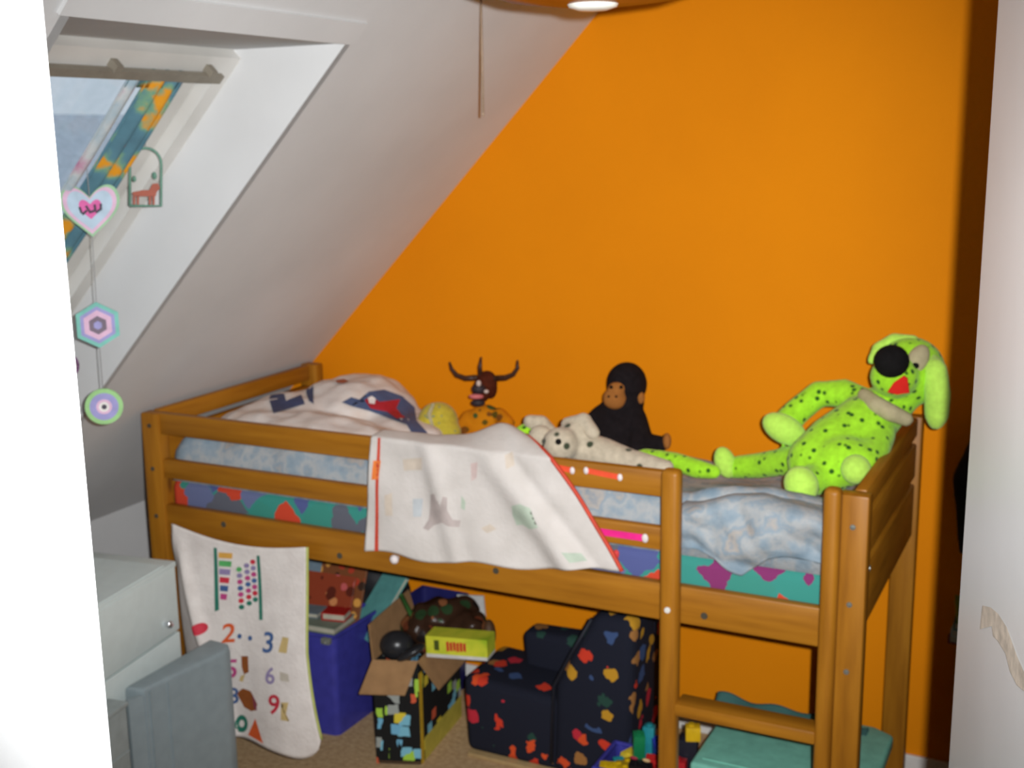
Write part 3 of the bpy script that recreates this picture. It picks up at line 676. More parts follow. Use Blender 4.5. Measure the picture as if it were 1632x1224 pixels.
# yellow cushion toy
yel = thing('yellow_plush_ball', 'pale yellow plush toy with tiny blue flecks beside the printed pillow', 'plush toy', at(700, 700, 0.55))
bm = B(); px_ball(bm, 698, 672, 0.56, 33, 32, 28); px_ball(bm, 684, 680, 0.53, 22, 26, 20); px_ball(bm, 712, 688, 0.55, 24, 20, 22); bm = blob(bm, 0.007, 5)
obj('body', bm, dots('yellow_flecked_plush', tuple(x*0.8 for x in lin((202, 182, 60))), lin((110, 130, 110)), 55, 0.20), yel, 180)
bm = B(); px_limb(bm, [(690, 645, 0.525, 3), (684, 660, 0.515, 4), (690, 682, 0.505, 3)], 8); obj('seam', bm, m_cream, yel, 180)

# ------------------------------------------------------------------ pendant lamp
lc = V((1.745, -0.745, 2.085))
lamp = thing('pendant_lamp', 'round amber glass pendant lamp with a white centre cap hanging from the ceiling', 'lamp', (lc.x, lc.y, ZC))
m_amb, nt, b = new_mat('amber_glass'); cc = ramp(nt, noise_node(nt, coords(nt), 14), [(0.3, lin((196, 104, 30))), (0.7, lin((220, 132, 50)))])
nt.links.new(cc, b.inputs['Base Color']); b.inputs['Roughness'].default_value = 0.18
tr_ = N(nt, 'ShaderNodeBsdfTranslucent'); nt.links.new(cc, tr_.inputs[0]); mx = N(nt, 'ShaderNodeMixShader'); mx.inputs[0].default_value = 0.5
nt.links.new(b.outputs[0], mx.inputs[1]); nt.links.new(tr_.outputs[0], mx.inputs[2]); nt.links.new(mx.outputs[0], nt.nodes['Material Output'].inputs[0])
bm = B(); lathe(bm, [(0.02, 0.006), (0.08, 0.008), (0.14, 0.016), (0.185, 0.030), (0.205, 0.046), (0.200, 0.048), (0.18, 0.038), (0.13, 0.024), (0.02, 0.014)], lc, seg=64); obj('glass_dish', bm, m_amb, lamp, 40)
bm = B(); lathe(bm, [(0.0005, -0.004), (0.022, -0.003), (0.038, 0.002), (0.042, 0.010), (0.038, 0.016), (0.0005, 0.018)], lc, seg=32); obj('centre_cap', bm, C('white_ceramic', 236, 232, 220, rough=0.25), lamp, 60)
bm = B(); tube(bm, [lc+V((0, 0, 0.018)), (lc.x, lc.y, ZC-0.03)], 0.012, 12); obj('stem', bm, C('brass_stem', 160, 120, 60, rough=0.4), lamp, 60)
bm = B(); lathe(bm, [(0.0005, -0.035), (0.03, -0.033), (0.05, -0.01), (0.052, 0.0)], (lc.x, lc.y, ZC), seg=28); obj('ceiling_rose', bm, C('white_ceramic', 236, 232, 220), lamp, 60)
Q = CAM+ray(770, 182)*3.0; ZQ = slope_z(Q.x)
bm = B(); tube(bm, [(Q.x, Q.y, ZQ), (Q.x, Q.y, Q.z)], 0.003, 6)
pc = obj('pull_cord', bm, C('beige_cord', 158, 134, 112), None, 180, base=(Q.x, Q.y, ZQ), label='thin beige cord hanging down from the sloping ceiling', cat='cord')
bm = B(); ball(bm, Q, (0.0035, 0.0035, 0.006), seg=10); obj('cord_end', bm, C('beige_cord', 158, 134, 112), pc, 180)

# ------------------------------------------------------------------ roof window curtain, rod and hanging ornaments
rod = thing('curtain_rod', 'flat taupe curtain rod across the top of the roof window', 'curtain rod', W(0.26, -0.64, 0.2))
m_taupe = C('taupe_metal', 140, 132, 118, 0.9, rough=0.5)
bm = B(); wbox(bm, 0.258, 0.280, -1.02, -0.30, 0.175, 0.187); obj('bar', bm, m_taupe, rod)
for y in (-0.86, -0.64, -0.345):
    bm = B(); wbox(bm, 0.243, 0.262, y-0.009, y+0.009, 0.172, 0.20); obj('bracket', bm, m_taupe, rod)
m_cur, nt, b = new_mat('teal_curtain_print'); vec = coords(nt, (1, 1, 1))
f = noise_node(nt, vec, 9, 5)
cc = ramp(nt, f, [(0.30, lin((196, 120, 110))), (0.38, lin((84, 118, 132))), (0.52, lin((92, 132, 146))), (0.58, lin((120, 160, 130))), (0.63, lin((222, 150, 40))), (0.72, lin((226, 158, 52)))])
nt.links.new(cc, b.inputs['Base Color']); b.inputs['Roughness'].default_value = 0.9; b.inputs['Specular IOR Level'].default_value = 0.1
cur = thing('curtain', 'teal curtain with orange and red print gathered at the bed side of the roof window', 'curtain', W(0.28, -0.45, 0.18))
def cfn(y0, y1, amp, k):
    return lambda u, v: W(0.268+v*0.95, y0+(y1-y0)*u + 0.006*math.sin(v*5), 0.192 + amp*math.sin(u*k))
bm = B(); sheet(bm, cfn(-0.515, -0.405, 0.012, 16), 24, 30, 0.003); obj('curtain_panel', bm, m_cur, cur, 180)
bm = B(); sheet(bm, cfn(-0.575, -0.535, 0.006, 9), 10, 30, 0.003); obj('curtain_lining', bm, mottled('pale_curtain_lining', [(0.3, lin((150, 176, 190))), (0.5, lin((196, 200, 200))), (0.62, lin((190, 130, 160))), (0.7, lin((110, 120, 140)))], 12, 0.9), cur, 180)
bm = B(); sheet(bm, lambda u, v: W(0.275+v*0.04, -0.57+0.165*u, 0.196), 8, 2, 0.003); obj('curtain_heading', bm, m_cur, cur, 180)
oc = (CAM-V((0.335, -0.455, 1.5))); oc.z = 0; oc.normalize(); oe = V((-oc.y, oc.x, 0))
if oe.dot(CR) < 0: oe = -oe
def orn_at(u, v, ref):      # point on the vertical plane through ref that faces the doorway
    q = ray(u, v); return CAM + q*((ref-CAM).dot(oc)/q.dot(oc))
REF = V((0.405, -0.525, 1.5))
def plate(bm, pts, th, off=0.0):
    pts = [p + oc*off for p in pts]; return prism(bm, pts, -oc*th)
def ringset(name, label, cat, u, v, shape, rings, group=None, hole=None):
    c = orn_at(u, v, REF); k = mpp(c); t = thing(name, label, cat, c, group)
    for i, (r, m, nm) in enumerate(rings):
        bm = B(); plate(bm, [c + oe*(x*r*k) + V((0, 0, 1))*(y*r*k) for x, y in shape], 0.006, 0.0012*i); obj(nm, bm, m, t)
    return t, c
heart = [(0.95*math.copysign(abs(math.sin(a))**2.0, math.sin(a)), (13*math.cos(a)-5*math.cos(2*a)-2*math.cos(3*a)-math.cos(4*a))/16*0.95+0.06) for a in [i*2*math.pi/48 for i in range(48)]]
hexa = [(math.sin(math.radians(60*i)), math.cos(math.radians(60*i))) for i in range(6)]
circ = [(math.sin(2*math.pi*i/36), math.cos(2*math.pi*i/36)) for i in range(36)]
og, op, ob, om = C('mint_beads', 150, 190, 150), C('pink_beads', 214, 176, 200), C('sky_beads', 178, 198, 214), C('magenta_beads', 214, 96, 160)
ol, oy, odk, otl = C('lilac_beads', 152, 148, 196), C('green_beads', 150, 196, 130), C('dark_beads', 70, 64, 76), C('teal_beads', 118, 186, 172)
ht, hc = ringset('bead_heart', 'heart of fused beads in mint pink and blue hanging by the roof window', 'ornament', 144, 332, heart, [(48, og, 'bead_rim'), (43, op, 'bead_ring'), (36, ob, 'bead_ring'), (18, om, 'bead_centre')])
bm = B(); k = mpp(hc)
for x, y, a in ((-15, -2, 0.6), (-9, -6, -0.5), (-4, 0, 0.9), (2, -5, -0.9), (7, 1, 0.4), (12, -4, -0.6), (16, 2, 0.3)):
    d = oe*math.cos(a+1.2)*5*k + V((0, 0, 1))*math.sin(a+1.2)*5*k; p = hc + oe*x*k + V((0, 0, 1))*(y*k) + oc*0.006
    tube(bm, [p-d, p+d], 0.0026, 6)
obj('dark_letter_beads', bm, odk, ht)
ht2, xc = ringset('bead_hexagon', 'hexagon of fused beads in teal and pink rings under the bead heart', 'ornament', 156, 518, hexa, [(37, otl, 'bead_rim'), (30, ol, 'bead_ring'), (24, op, 'bead_ring'), (15, C('grey_beads', 116, 102, 116), 'bead_ring'), (7, ol, 'bead_centre')])
ht3, cc3 = ringset('bead_disc', 'round disc of fused beads in green and lilac rings lowest on the string', 'ornament', 166, 648, circ, [(29, oy, 'bead_rim'), (22, ol, 'bead_ring'), (12, op, 'bead_ring'), (8, C('white_beads', 225, 220, 215), 'bead_ring'), (4, odk, 'bead_centre')])
bm = B(); tube(bm, [V((hc.x, hc.y, 1.83))-oc*0.003, hc-oc*0.003, xc-oc*0.003, cc3-oc*0.003], 0.0012, 5)
obj('ornament_string', bm, C('grey_thread', 150, 150, 150), None, 180, base=(REF.x, REF.y, 1.83), label='grey thread carrying the bead heart hexagon and disc', cat='thread')
# arched frame with an animal
AR = V((0.45, -0.37, 1.8)); k = mpp(AR)
def arp(u, v, d=0.0): q = ray(u, v); return CAM + q*((AR-CAM).dot(oc)/q.dot(oc)) + oc*d
arch = thing('arched_hanger', 'green arched wire frame with a brown animal inside hanging by the roof window', 'ornament', arp(232, 330))
pts = [arp(207, 328), arp(207, 262)] + [arp(232-25*math.cos(a), 262-26*math.sin(a)) for a in [math.pi*i/12 for i in range(1, 12)]] + [arp(257, 262), arp(257, 328)]
m_verd = C('verdigris_wire', 104, 144, 126)
bm = B(); tube(bm, pts+[arp(207, 328)], 0.0032, 8); obj('wire_frame', bm, m_verd, arch, 180)
m_chest = C('chestnut_enamel', 160, 82, 62)
bm = B(); prism(bm, [arp(*p) for p in ((212, 306), (228, 303), (238, 303), (243, 293), (252, 292), (255, 300), (250, 306), (248, 313), (214, 313), (211, 309))], -oc*0.004); an = obj('animal_figure', bm, m_chest, arch)
for u in (214, 220, 239, 245):
    bm = B(); prism(bm, [arp(u-2, 312), arp(u+2, 312), arp(u+1.5, 327), arp(u-1.5, 327)], -oc*0.004); obj('leg', bm, m_chest, an)
for u, v, r in ((246, 280, 5), (214, 285, 4)):
    bm = B(); ball(bm, arp(u, v), (r*k, 0.003, r*1.2*k), seg=10); obj('leaf_figure', bm, m_verd, arch, 180)
bm = B(); tube(bm, [arp(232, 236), arp(232, 236)+V((0, 0, 0.085))], 0.001, 5); obj('hanging_thread', bm, C('grey_thread', 150, 150, 150), arch, 180)
# red ornament half behind the doorway edge
c = orn_at(108, 583, REF); k = mpp(c)
rd = thing('red_ornament', 'rust red ornament with a violet rim hanging under the roof window beside the doorway', 'ornament', c)
bm = B(); ball(bm, c, (16*k, 0.012, 19*k)); obj('drop_body', bm, C('rust_red', 176, 90, 72), rd, 180)
bm = B(); tube(bm, [c + oe*(15.5*k*math.cos(a)) + V((0, 0, 18.5*k*math.sin(a))) for a in [i*2*math.pi/24 for i in range(25)]], 0.003, 6); obj('drop_rim', bm, C('violet_rim', 110, 70, 110), rd, 180)
bm = B(); tube(bm, [c+V((0, 0, 18*k)), V((c.x, c.y, 1.66))], 0.001, 5); obj('hanging_thread', bm, C('grey_thread', 150, 150, 150), rd, 180)

# ------------------------------------------------------------------ grey furniture by the doorway
m_lg = C('light_grey_laminate', 212, 224, 222, 1.0, rough=0.4, var=0.03); m_mg = m_lg
m_dg = C('dark_grey_plastic', 134, 146, 150, 1.0, rough=0.45, var=0.05)
ang = math.radians(8.5); F0 = V((0.262, -0.172, 0))
def cabp(t, d, z):            # t along the front towards the doorway, d out of the front
    return F0 + V((math.sin(ang), -math.cos(ang), 0))*t + V((math.cos(ang), math.sin(ang), 0))*d + V((0, 0, z))
def cbox(t0, t1, d0, d1, z0, z1, bv=0.004):
    bm = B(); box(bm, (t0, d0, z0), (t1, d1, z1), bv)
    for v in bm.verts: v.co = cabp(*v.co)
    return bm
cab = thing('drawer_cabinet', 'light grey drawer cabinet with a chrome knob under the roof window', 'cabinet', cabp(0.4, -0.2, 0))
obj('cabinet_body', cbox(0, 0.81, -0.46, -0.02, 0.0, 0.735), m_mg, cab, 40)
obj('cabinet_top', cbox(-0.0, 0.81, -0.47, -0.004, 0.735, 0.752), m_mg, cab, 40)
for z0, z1 in ((0.556, 0.742), (0.372, 0.550), (0.190, 0.366), (0.02, 0.184)):
    dr = obj('drawer', cbox(0.012, 0.80, -0.02, 0.0, z0, z1), m_lg, cab, 40)
    bm = B(); lathe(bm, [(0.0005, -0.024), (0.009, -0.022), (0.0115, -0.016), (0.008, -0.008), (0.005, 0.0), (0.005, 0.004)], (0, 0, 0), 'y', 20)
    for v in bm.verts: v.co = cabp(0.012+0.068+v.co.x, -v.co.y, z0+0.043+v.co.z)
    obj('knob', bm, plain('chrome', (0.75, 0.75, 0.78), 0.12, 0.02, metallic=1.0), dr, 60)
obj('top_ledge', cbox(0.05, 0.80, -0.42, -0.010, 0.752, 0.756, 0.001), m_lg, cab)
# dark ribbed case in front of it
kb = V((0.345, -0.28, 0)); case = thing('storage_case', 'dark grey ribbed plastic case standing in front of the drawer cabinet', 'storage case', kb)
def outline(dx): return [(0.318, -0.455), (0.365, -0.452), (0.378, -0.448), (0.412+dx, -0.185), (0.408+dx, -0.150), (0.385, -0.128), (0.318, -0.125)]
bm = B(); prism(bm, [(x, y, 0.0) for x, y in outline(0)], (0, 0, 0.515))
bev(bm, [e for e in bm.edges if abs(e.verts[0].co.z-e.verts[1].co.z) < 1e-4 and e.verts[0].co.z > 0.4], 0.012); obj('case_shell', bm, m_dg, case, 40)
a, b_ = V((0.378, -0.448, 0)), V((0.412, -0.185, 0)); d = (b_-a).normalized(); n = V((d.y, -d.x, 0))
for t in (0.015, 0.075):
    bm = B(); p = a + d*t; prism(bm, [p-d*0.004-n*0.002, p+d*0.004-n*0.002, p+d*0.003+n*0.005, p-d*0.003+n*0.005], (0, 0, 0.505)); obj('rib', bm, m_dg, case)
bm = B(); prism(bm, [a-d*0.045-n*0.01, a-d*0.004-n*0.002, a-d*0.004-n*0.012, a-d*0.045-n*0.02], (0, 0, 0.50)); obj('side_flange', bm, m_dg, case)
bx = thing('storage_box', 'light grey plastic storage box next to the dark case by the doorway', 'storage box', (0.30, -0.70, 0))
bm = cbox(0.350, 0.78, 0.006, 0.060, 0.0, 0.495); obj('box_body', bm, C('cool_grey_plastic', 160, 170, 170, 0.95, rough=0.4), bx, 40)
bm = cbox(0.346, 0.785, 0.003, 0.064, 0.495, 0.508, 0.003); obj('box_lid', bm, C('cool_grey_plastic', 160, 170, 170, 0.95), bx, 40)
bm = cbox(0.355, 0.775, 0.058, 0.063, 0.372, 0.380, 0.001); obj('box_ridge', bm, C('cool_grey_plastic', 160, 170, 170, 0.95), bx)

# ------------------------------------------------------------------ under the bed: blue bin of books
m_blue = C('blue_plastic', 66, 66, 160, 0.8, rough=0.4); m_navy = C('navy_plastic', 44, 44, 110, 0.7, rough=0.45)
def tub(name, label, cat, c4, h, flare, mat, th=0.006, rim=True, group=None):
    cx = sum(p[0] for p in c4)/4; cy = sum(p[1] for p in c4)/4
    t = thing(name, label, cat, (cx, cy, 0), group)
    def lvl(z, grow): return [V((cx+(x-cx)*grow, cy+(y-cy)*grow, z)) for x, y in c4]
    bm = B(); L0, L1, L2, L3 = lvl(0.0, 1), lvl(h, flare), lvl(h, flare-2*th/0.2), lvl(th, 1-2*th/0.2)
    rings = [[bm.verts.new(p) for p in q] for q in (L0, L1, L2, L3)]
    for r0_, r1_ in zip(rings, rings[1:]):
        for i in range(4): bm.faces.new((r0_[i], r0_[(i+1) % 4], r1_[(i+1) % 4], r1_[i]))
    bm.faces.new(rings[0][::-1]); bm.faces.new(rings[3])
    es = [e for e in bm.edges if abs(e.verts[0].co.z-e.verts[1].co.z) > h*0.5]
    bev(bm, es, 0.018)
    obj('tub_body', bm, mat, t, 50)
    if rim:
        P = lvl(h, flare*1.005); bm = B()
        for i in range(4): tube(bm, [P[i], P[(i+1) % 4]], 0.007, 8)
        obj('rim', bm, mat, t, 50)
    return t
def slab(name, c, dx, dy, h, rz, rx=0.0, ry=0.0, mats=None, label=None, cat='book', group=None, bev=0.002):
    """book or flat box: cover and page block"""
    M = Matrix.Translation(V(c)) @ Matrix.Rotation(rz, 4, 'Z') @ Matrix.Rotation(rx, 4, 'X') @ Matrix.Rotation(ry, 4, 'Y')
    t = thing(name, label, cat, c, group); cov, pg = mats
    for z0, z1 in ((0, h*0.14), (h*0.86, h)):
        bm = B(); box(bm, (-dx/2, -dy/2, z0), (dx/2, dy/2, z1), 0.0, M); obj('cover', bm, cov, t)
    bm = B(); box(bm, (-dx/2, -dy/2, h*0.14), (-dx/2+0.004, dy/2, h*0.86), 0.0, M); obj('spine', bm, cov, t)
    bm = B(); box(bm, (-dx/2+0.004, -dy/2+0.004, h*0.13), (dx/2-0.004, dy/2-0.004, h*0.87), 0.0, M); obj('pages', bm, pg, t)
    return t
m_pg = C('paper_pages', 196, 190, 170, 0.8)
bcorn = [(0.18, 0.33), (0.398, 0.352), (0.405, 0.60), (0.18, 0.60)]
tub('book_tub', 'tall blue plastic tub full of books beside the number towel', 'tub', bcorn, 0.345, 1.06, m_blue)
RX = 1.15
slab('book', (0.275, 0.405, 0.350), 0.25, 0.13, 0.022, 0.06, 0.0, 0.0, (C('sage_cover', 120, 128, 112), m_pg), 'grey green book lying flat across the rim of the blue tub')
slab('book', (0.255, 0.515, 0.375), 0.20, 0.19, 0.012, 0.06, RX, 0.0, (motif('rust_magazine', lin((140, 60, 36)), [lin((200, 130, 80)), lin((90, 36, 24)), lin((190, 90, 90))], 26, 0.45, 0.8), m_pg), 'rust red picture magazine standing in the blue tub')
slab('book', (0.295, 0.545, 0.395), 0.17, 0.22, 0.012, 0.06, RX, 0.0, (motif('brown_magazine', lin((120, 70, 40)), [lin((210, 150, 70)), lin((60, 40, 30)), lin((170, 60, 40))], 30, 0.45, 0.8), m_pg), 'brown picture magazine standing behind the rust red one in the tub')
slab('book', (0.215, 0.575, 0.405), 0.16, 0.22, 0.014, 0.06, RX, 0.0, (C('steel_blue_cover', 110, 128, 140), m_pg), 'steel blue book standing behind the magazines in the tub')
slab('book', (0.415, 0.60, 0.36), 0.13, 0.24, 0.014, -0.50, RX-0.25, 0.0, (C('turquoise_cover', 96, 160, 156), m_pg), 'turquoise folder standing aslant behind the blue tub')
slab('book', (0.360, 0.425, 0.373), 0.08, 0.06, 0.026, 0.2, 0.0, 0.0, (C('scarlet_cover', 170, 30, 24), m_pg), 'small scarlet book on the corner of the blue tub')
slab('book', (0.235, 0.415, 0.373), 0.14, 0.07, 0.016, 0.15, 0.0, 0.0, (C('slate_cover', 112, 124, 130), m_pg), 'slate grey booklet lying on the grey green book')
P = at(519, 1022, 0.325); bm = B(); box(bm, P+V((-0.016, -0.006, -0.010)), P+V((0.016, 0.012, 0.010)), 0.003); ball(bm, P+V((0.004, -0.008, 0.0)), 0.008, seg=10)
obj('tub_clip', bm, C('pewter_clip', 120, 122, 116, rough=0.5), bpy.data.objects['book_tub'], 40)
# dark things at the wall behind
bm = B(); ball(bm, (0.20, 0.745, 0.20), (0.24, 0.10, 0.20)); ball(bm, (0.24, 0.75, 0.33), (0.20, 0.09, 0.14)); ball(bm, (0.10, 0.75, 0.14), (0.2, 0.10, 0.14)); bm = blob(bm, 0.014, 5)
for v in bm.verts: v.co += v.normal*noise.noise(v.co*13)*0.012; v.co.z = max(0, v.co.z); v.co.y = min(v.co.y, 0.858); v.co.x = min(0.415, max(0.075, v.co.x))
obj('sports_bag', bm, plain('black_nylon', (0.012, 0.012, 0.014), 0.6, 0.3, 20), None, 180, base=(0.2, 0.745, 0), label='black slumped bag against the wall behind the blue tub', cat='bag')
tub('toy_tub', 'navy blue plastic tub at the wall behind the cardboard box', 'tub', [(0.43, 0.66), (0.60, 0.66), (0.60, 0.85), (0.43, 0.85)], 0.335, 1.05, m_navy)
# printed cardboard box with open flaps
A_, B_, D_ = V((0.600, 0.262, 0)), V((0.730, 0.312, 0)), V((0.690, 0.640, 0)); Cc = A_ + (D_-B_)
cb = thing('cardboard_box', 'black printed cardboard box with tan flaps folded open full of toys', 'box', (A_+D_)/2); hb_ = 0.338
m_card = C('brown_cardboard', 160, 122, 82, 0.85, rough=0.9); m_prt = motif('black_box_print', (0.012, 0.012, 0.012), [lin((120, 180, 200)), lin((160, 200, 70)), lin((150, 155, 150)), lin((110, 170, 200)), lin((210, 190, 60)), lin((200, 90, 60))], 24, 0.40, 0.62, metric='CHEBYCHEV')
def panel(p, q, z0, z1, th, mat, nm):
    d_ = (q-p).normalized(); n_ = V((-d_.y, d_.x, 0))
    bm = B(); prism(bm, [p+V((0, 0, z0)), q+V((0, 0, z0)), q+n_*th+V((0, 0, z0)), p+n_*th+V((0, 0, z0))], (0, 0, z1-z0)); return obj(nm, bm, mat, cb)
for p, q in ((A_, B_), (B_, D_), (D_, Cc), (Cc, A_)): panel(p, q, 0, hb_, 0.004, m_prt, 'side_panel')
bm = B(); prism(bm, [A_+V((0, 0, .004)), B_+V((0, 0, .004)), D_+V((0, 0, .004)), Cc+V((0, 0, .004))], (0, 0, 0.004)); obj('bottom_panel', bm, m_card, cb)
def flap(p, q, out, drop, tin):
    d_ = (q-p).normalized(); up_ = V((0, 0, hb_)); o_ = V(out)
    bm = B(); prism(bm, [p+up_, q+up_, q+up_+o_-d_*tin+V((0, 0, -drop)), p+up_+o_+d_*tin*0.2+V((0, 0, -drop))], (0, 0, 0.004)); return obj('flap', bm, m_card, cb)
flap(A_, B_, (-0.012, -0.060, 0), 0.085, 0.0); flap(B_, D_, (0.065, 0.0, 0), 0.085, 0.06)
bm = B(); prism(bm, [Cc+V((0, 0, hb_)), A_+V((0, 0, hb_)), A_+V((-0.03, 0.03, hb_+0.10)), Cc+V((-0.03, 0, hb_+0.10))], (0.004, 0, 0)); obj('flap', bm, m_card, cb)
dl = (D_-B_).normalized(); nl = V((dl.y, -dl.x, 0))
bm = B(); prism(bm, [B_+nl*0.001, B_+dl*0.022+nl*0.001, B_+dl*0.022+nl*0.0018, B_+nl*0.0018], (0, 0, 0.30)); obj('printed_stripe', bm, C('mustard_print', 196, 160, 40), cb)
bm = B(); prism(bm, [B_+dl*0.03+nl*0.001, D_+nl*0.001, D_+nl*0.0018, B_+dl*0.03+nl*0.0018], (0, 0, 0.075)); obj('printed_stripe', bm, C('straw_yellow_print', 186, 172, 70), cb)
# toys on top of the box
gb = thing('game_box', 'yellow green game box with red lettering lying on the cardboard box', 'box', (0.70, 0.50, hb_))
GP = [at(u, v, 0.36) for u, v in ((678, 1013), (776, 1021), (777, 1049), (680, 1042))]
m_yg = mottled('yellow_green_card', [(0.4, lin((150, 178, 40))), (0.6, lin((206, 206, 60)))], 9, 0.6)
bm = B(); prism(bm, GP, (-0.01, 0.07, 0)); obj('box_front', bm, m_yg, gb)
def gq(a, c): return GP[0].lerp(GP[1], a).lerp(GP[3].lerp(GP[2], a), c) + V((0, -0.001, 0))
bm = B()
for k in range(6):
    x = 0.34+k*0.055; prism(bm, [gq(x, 0.25+0.04*(k % 2)), gq(x+0.042, 0.22), gq(x+0.045, 0.74), gq(x+0.004, 0.78-0.05*(k % 3))], (0, -0.0008, 0))
obj('red_lettering', bm, C('red_lettering', 190, 50, 40), gb)
bm = B(); prism(bm, [gq(0.14, 0.2), gq(0.22, 0.2), gq(0.22, 0.75), gq(0.14, 0.75)], (0, -0.0008, 0)); obj('printed_picture', bm, C('dark_olive_print', 74, 84, 30), gb)
bm = B(); prism(bm, [gq(0, 0.97), gq(1, 0.97), gq(1, 1.16), gq(0, 1.16)], (-0.01, 0.07, 0)); obj('white_base', bm, C('white_card', 206, 204, 200), gb)
bm = B(); px_ball(bm, 705, 985, 0.52, 62, 34, 40, 0.15); px_ball(bm, 745, 1000, 0.50, 35, 28, 30); px_ball(bm, 672, 1005, 0.48, 36, 30, 34); px_ball(bm, 700, 1020, 0.50, 55, 30, 36); bm = blob(bm, 0.010, 3)
for v in bm.verts: v.co += v.normal*(noise.noise(v.co*22)*0.016)
obj('toy_bag', bm, motif('brown_clear_bag', lin((52, 34, 24)), [lin((110, 56, 36)), lin((40, 60, 36)), lin((130, 80, 50)), lin((30, 24, 22))], 26, 0.5, 0.8, 0.25), None, 180, base=at(705, 1030, 0.52), label='shiny brown bag of small toys heaped in the cardboard box', cat='bag')
bm = B(); prism(bm, [at(u, v, 0.62) for u, v in ((728, 948), (770, 950), (776, 1012), (752, 1002), (740, 985))], (0, 0.006, 0)); obj('white_board', bm, C('white_board', 190, 188, 184), None, None, base=at(750, 1010, 0.62), label='white board standing behind the bag of toys', cat='board')
cp = thing('toy_helmet', 'black toy helmet with a brim lying on the open box', 'toy', at(640, 1040, 0.33))
bm = B(); px_ball(bm, 632, 1028, 0.34, 28, 24, 24); bm = blob(bm, 0.006, 3); obj('helmet_shell', bm, plain('black_gloss', (0.02, 0.02, 0.022), 0.3, 0.1), cp, 180)
bm = B(); px_ball(bm, 655, 1040, 0.30, 26, 8, 16, 0.5); obj('helmet_brim', bm, plain('black_gloss', (0.02, 0.02, 0.022), 0.3, 0.1), cp, 180)
bm = B(); px_limb(bm, [(640, 950, 0.50, 4), (658, 985, 0.47, 4), (676, 1012, 0.44, 4)], 8); obj('toy_rod', bm, C('dark_green_plastic', 50, 90, 40), None, 180, base=at(676, 1012, 0.44), label='dark green plastic rod leaning in the cardboard box', cat='toy')
bm = B(); px_ball(bm, 779, 1012, 0.52, 12, 26, 12); px_ball(bm, 774, 1030, 0.50, 9, 14, 10); bm = blob(bm, 0.006, 4); obj('plush_limb', bm, C('dark_brown_cloth', 70, 46, 26), None, 180, base=at(778, 1030, 0.52), label='dark brown cloth toy hanging over the box corner by the wall', cat='toy')

# ------------------------------------------------------------------ child's foam armchair
m_chair = motif('navy_motif_fabric', lin((30, 32, 44)), [lin((205, 60, 40)), lin((190, 140, 40)), lin((60, 80, 120)), lin((190, 45, 60)), lin((160, 110, 60)), lin((215, 80, 40)), lin((40, 70, 60))], 17, 0.40, 0.62, warp=0.75)
ch = thing('foam_armchair', 'small navy foam armchair with colourful motifs under the bed', 'armchair', (1.08, 0.62, 0))
def softbox(pts, vec, rad=0.03):
    bm = B(); prism(bm, pts, vec); return bev(bm, bm.edges[:], rad, 4)
Y0c, Y1c = 0.425, 0.70
obj('seat', softbox([(0.825, Y0c, 0.012), (1.20, Y0c, 0.012), (1.20, Y0c, 0.245), (0.815, Y0c, 0.262)], (0, Y1c-Y0c, 0), 0.028), m_chair, ch, 60)
obj('backrest', softbox([(1.12, Y0c-0.01, 0.012), (1.365, Y0c-0.01, 0.012), (1.385, Y0c-0.01, 0.545), (1.255, Y0c-0.01, 0.54), (1.13, Y0c-0.01, 0.30)], (0, Y1c-Y0c+0.02, 0), 0.035), m_chair, ch, 60)
obj('armrest', softbox([(0.95, 0.60, 0.18), (1.20, 0.60, 0.18), (1.20, 0.60, 0.370), (0.935, 0.60, 0.360)], (0, 0.10, 0), 0.025), m_chair, ch, 60)
bm = B(); box(bm, (0.835, Y0c-0.01, 0.0), (1.36, Y1c-0.01, 0.014), 0.004); obj('base', bm, C('pale_wood_base', 190, 160, 112, 0.8), ch, 40)
pp = [V((1.255, Y0c-0.012, 0.53)), V((1.19, Y0c-0.014, 0.41)), V((1.135, Y0c-0.014, 0.30)), V((1.125, Y0c-0.014, 0.05))]
bm = B(); tube(bm, pp, 0.006, 8); obj('piping', bm, C('navy_piping', 24, 26, 36), ch, 180)

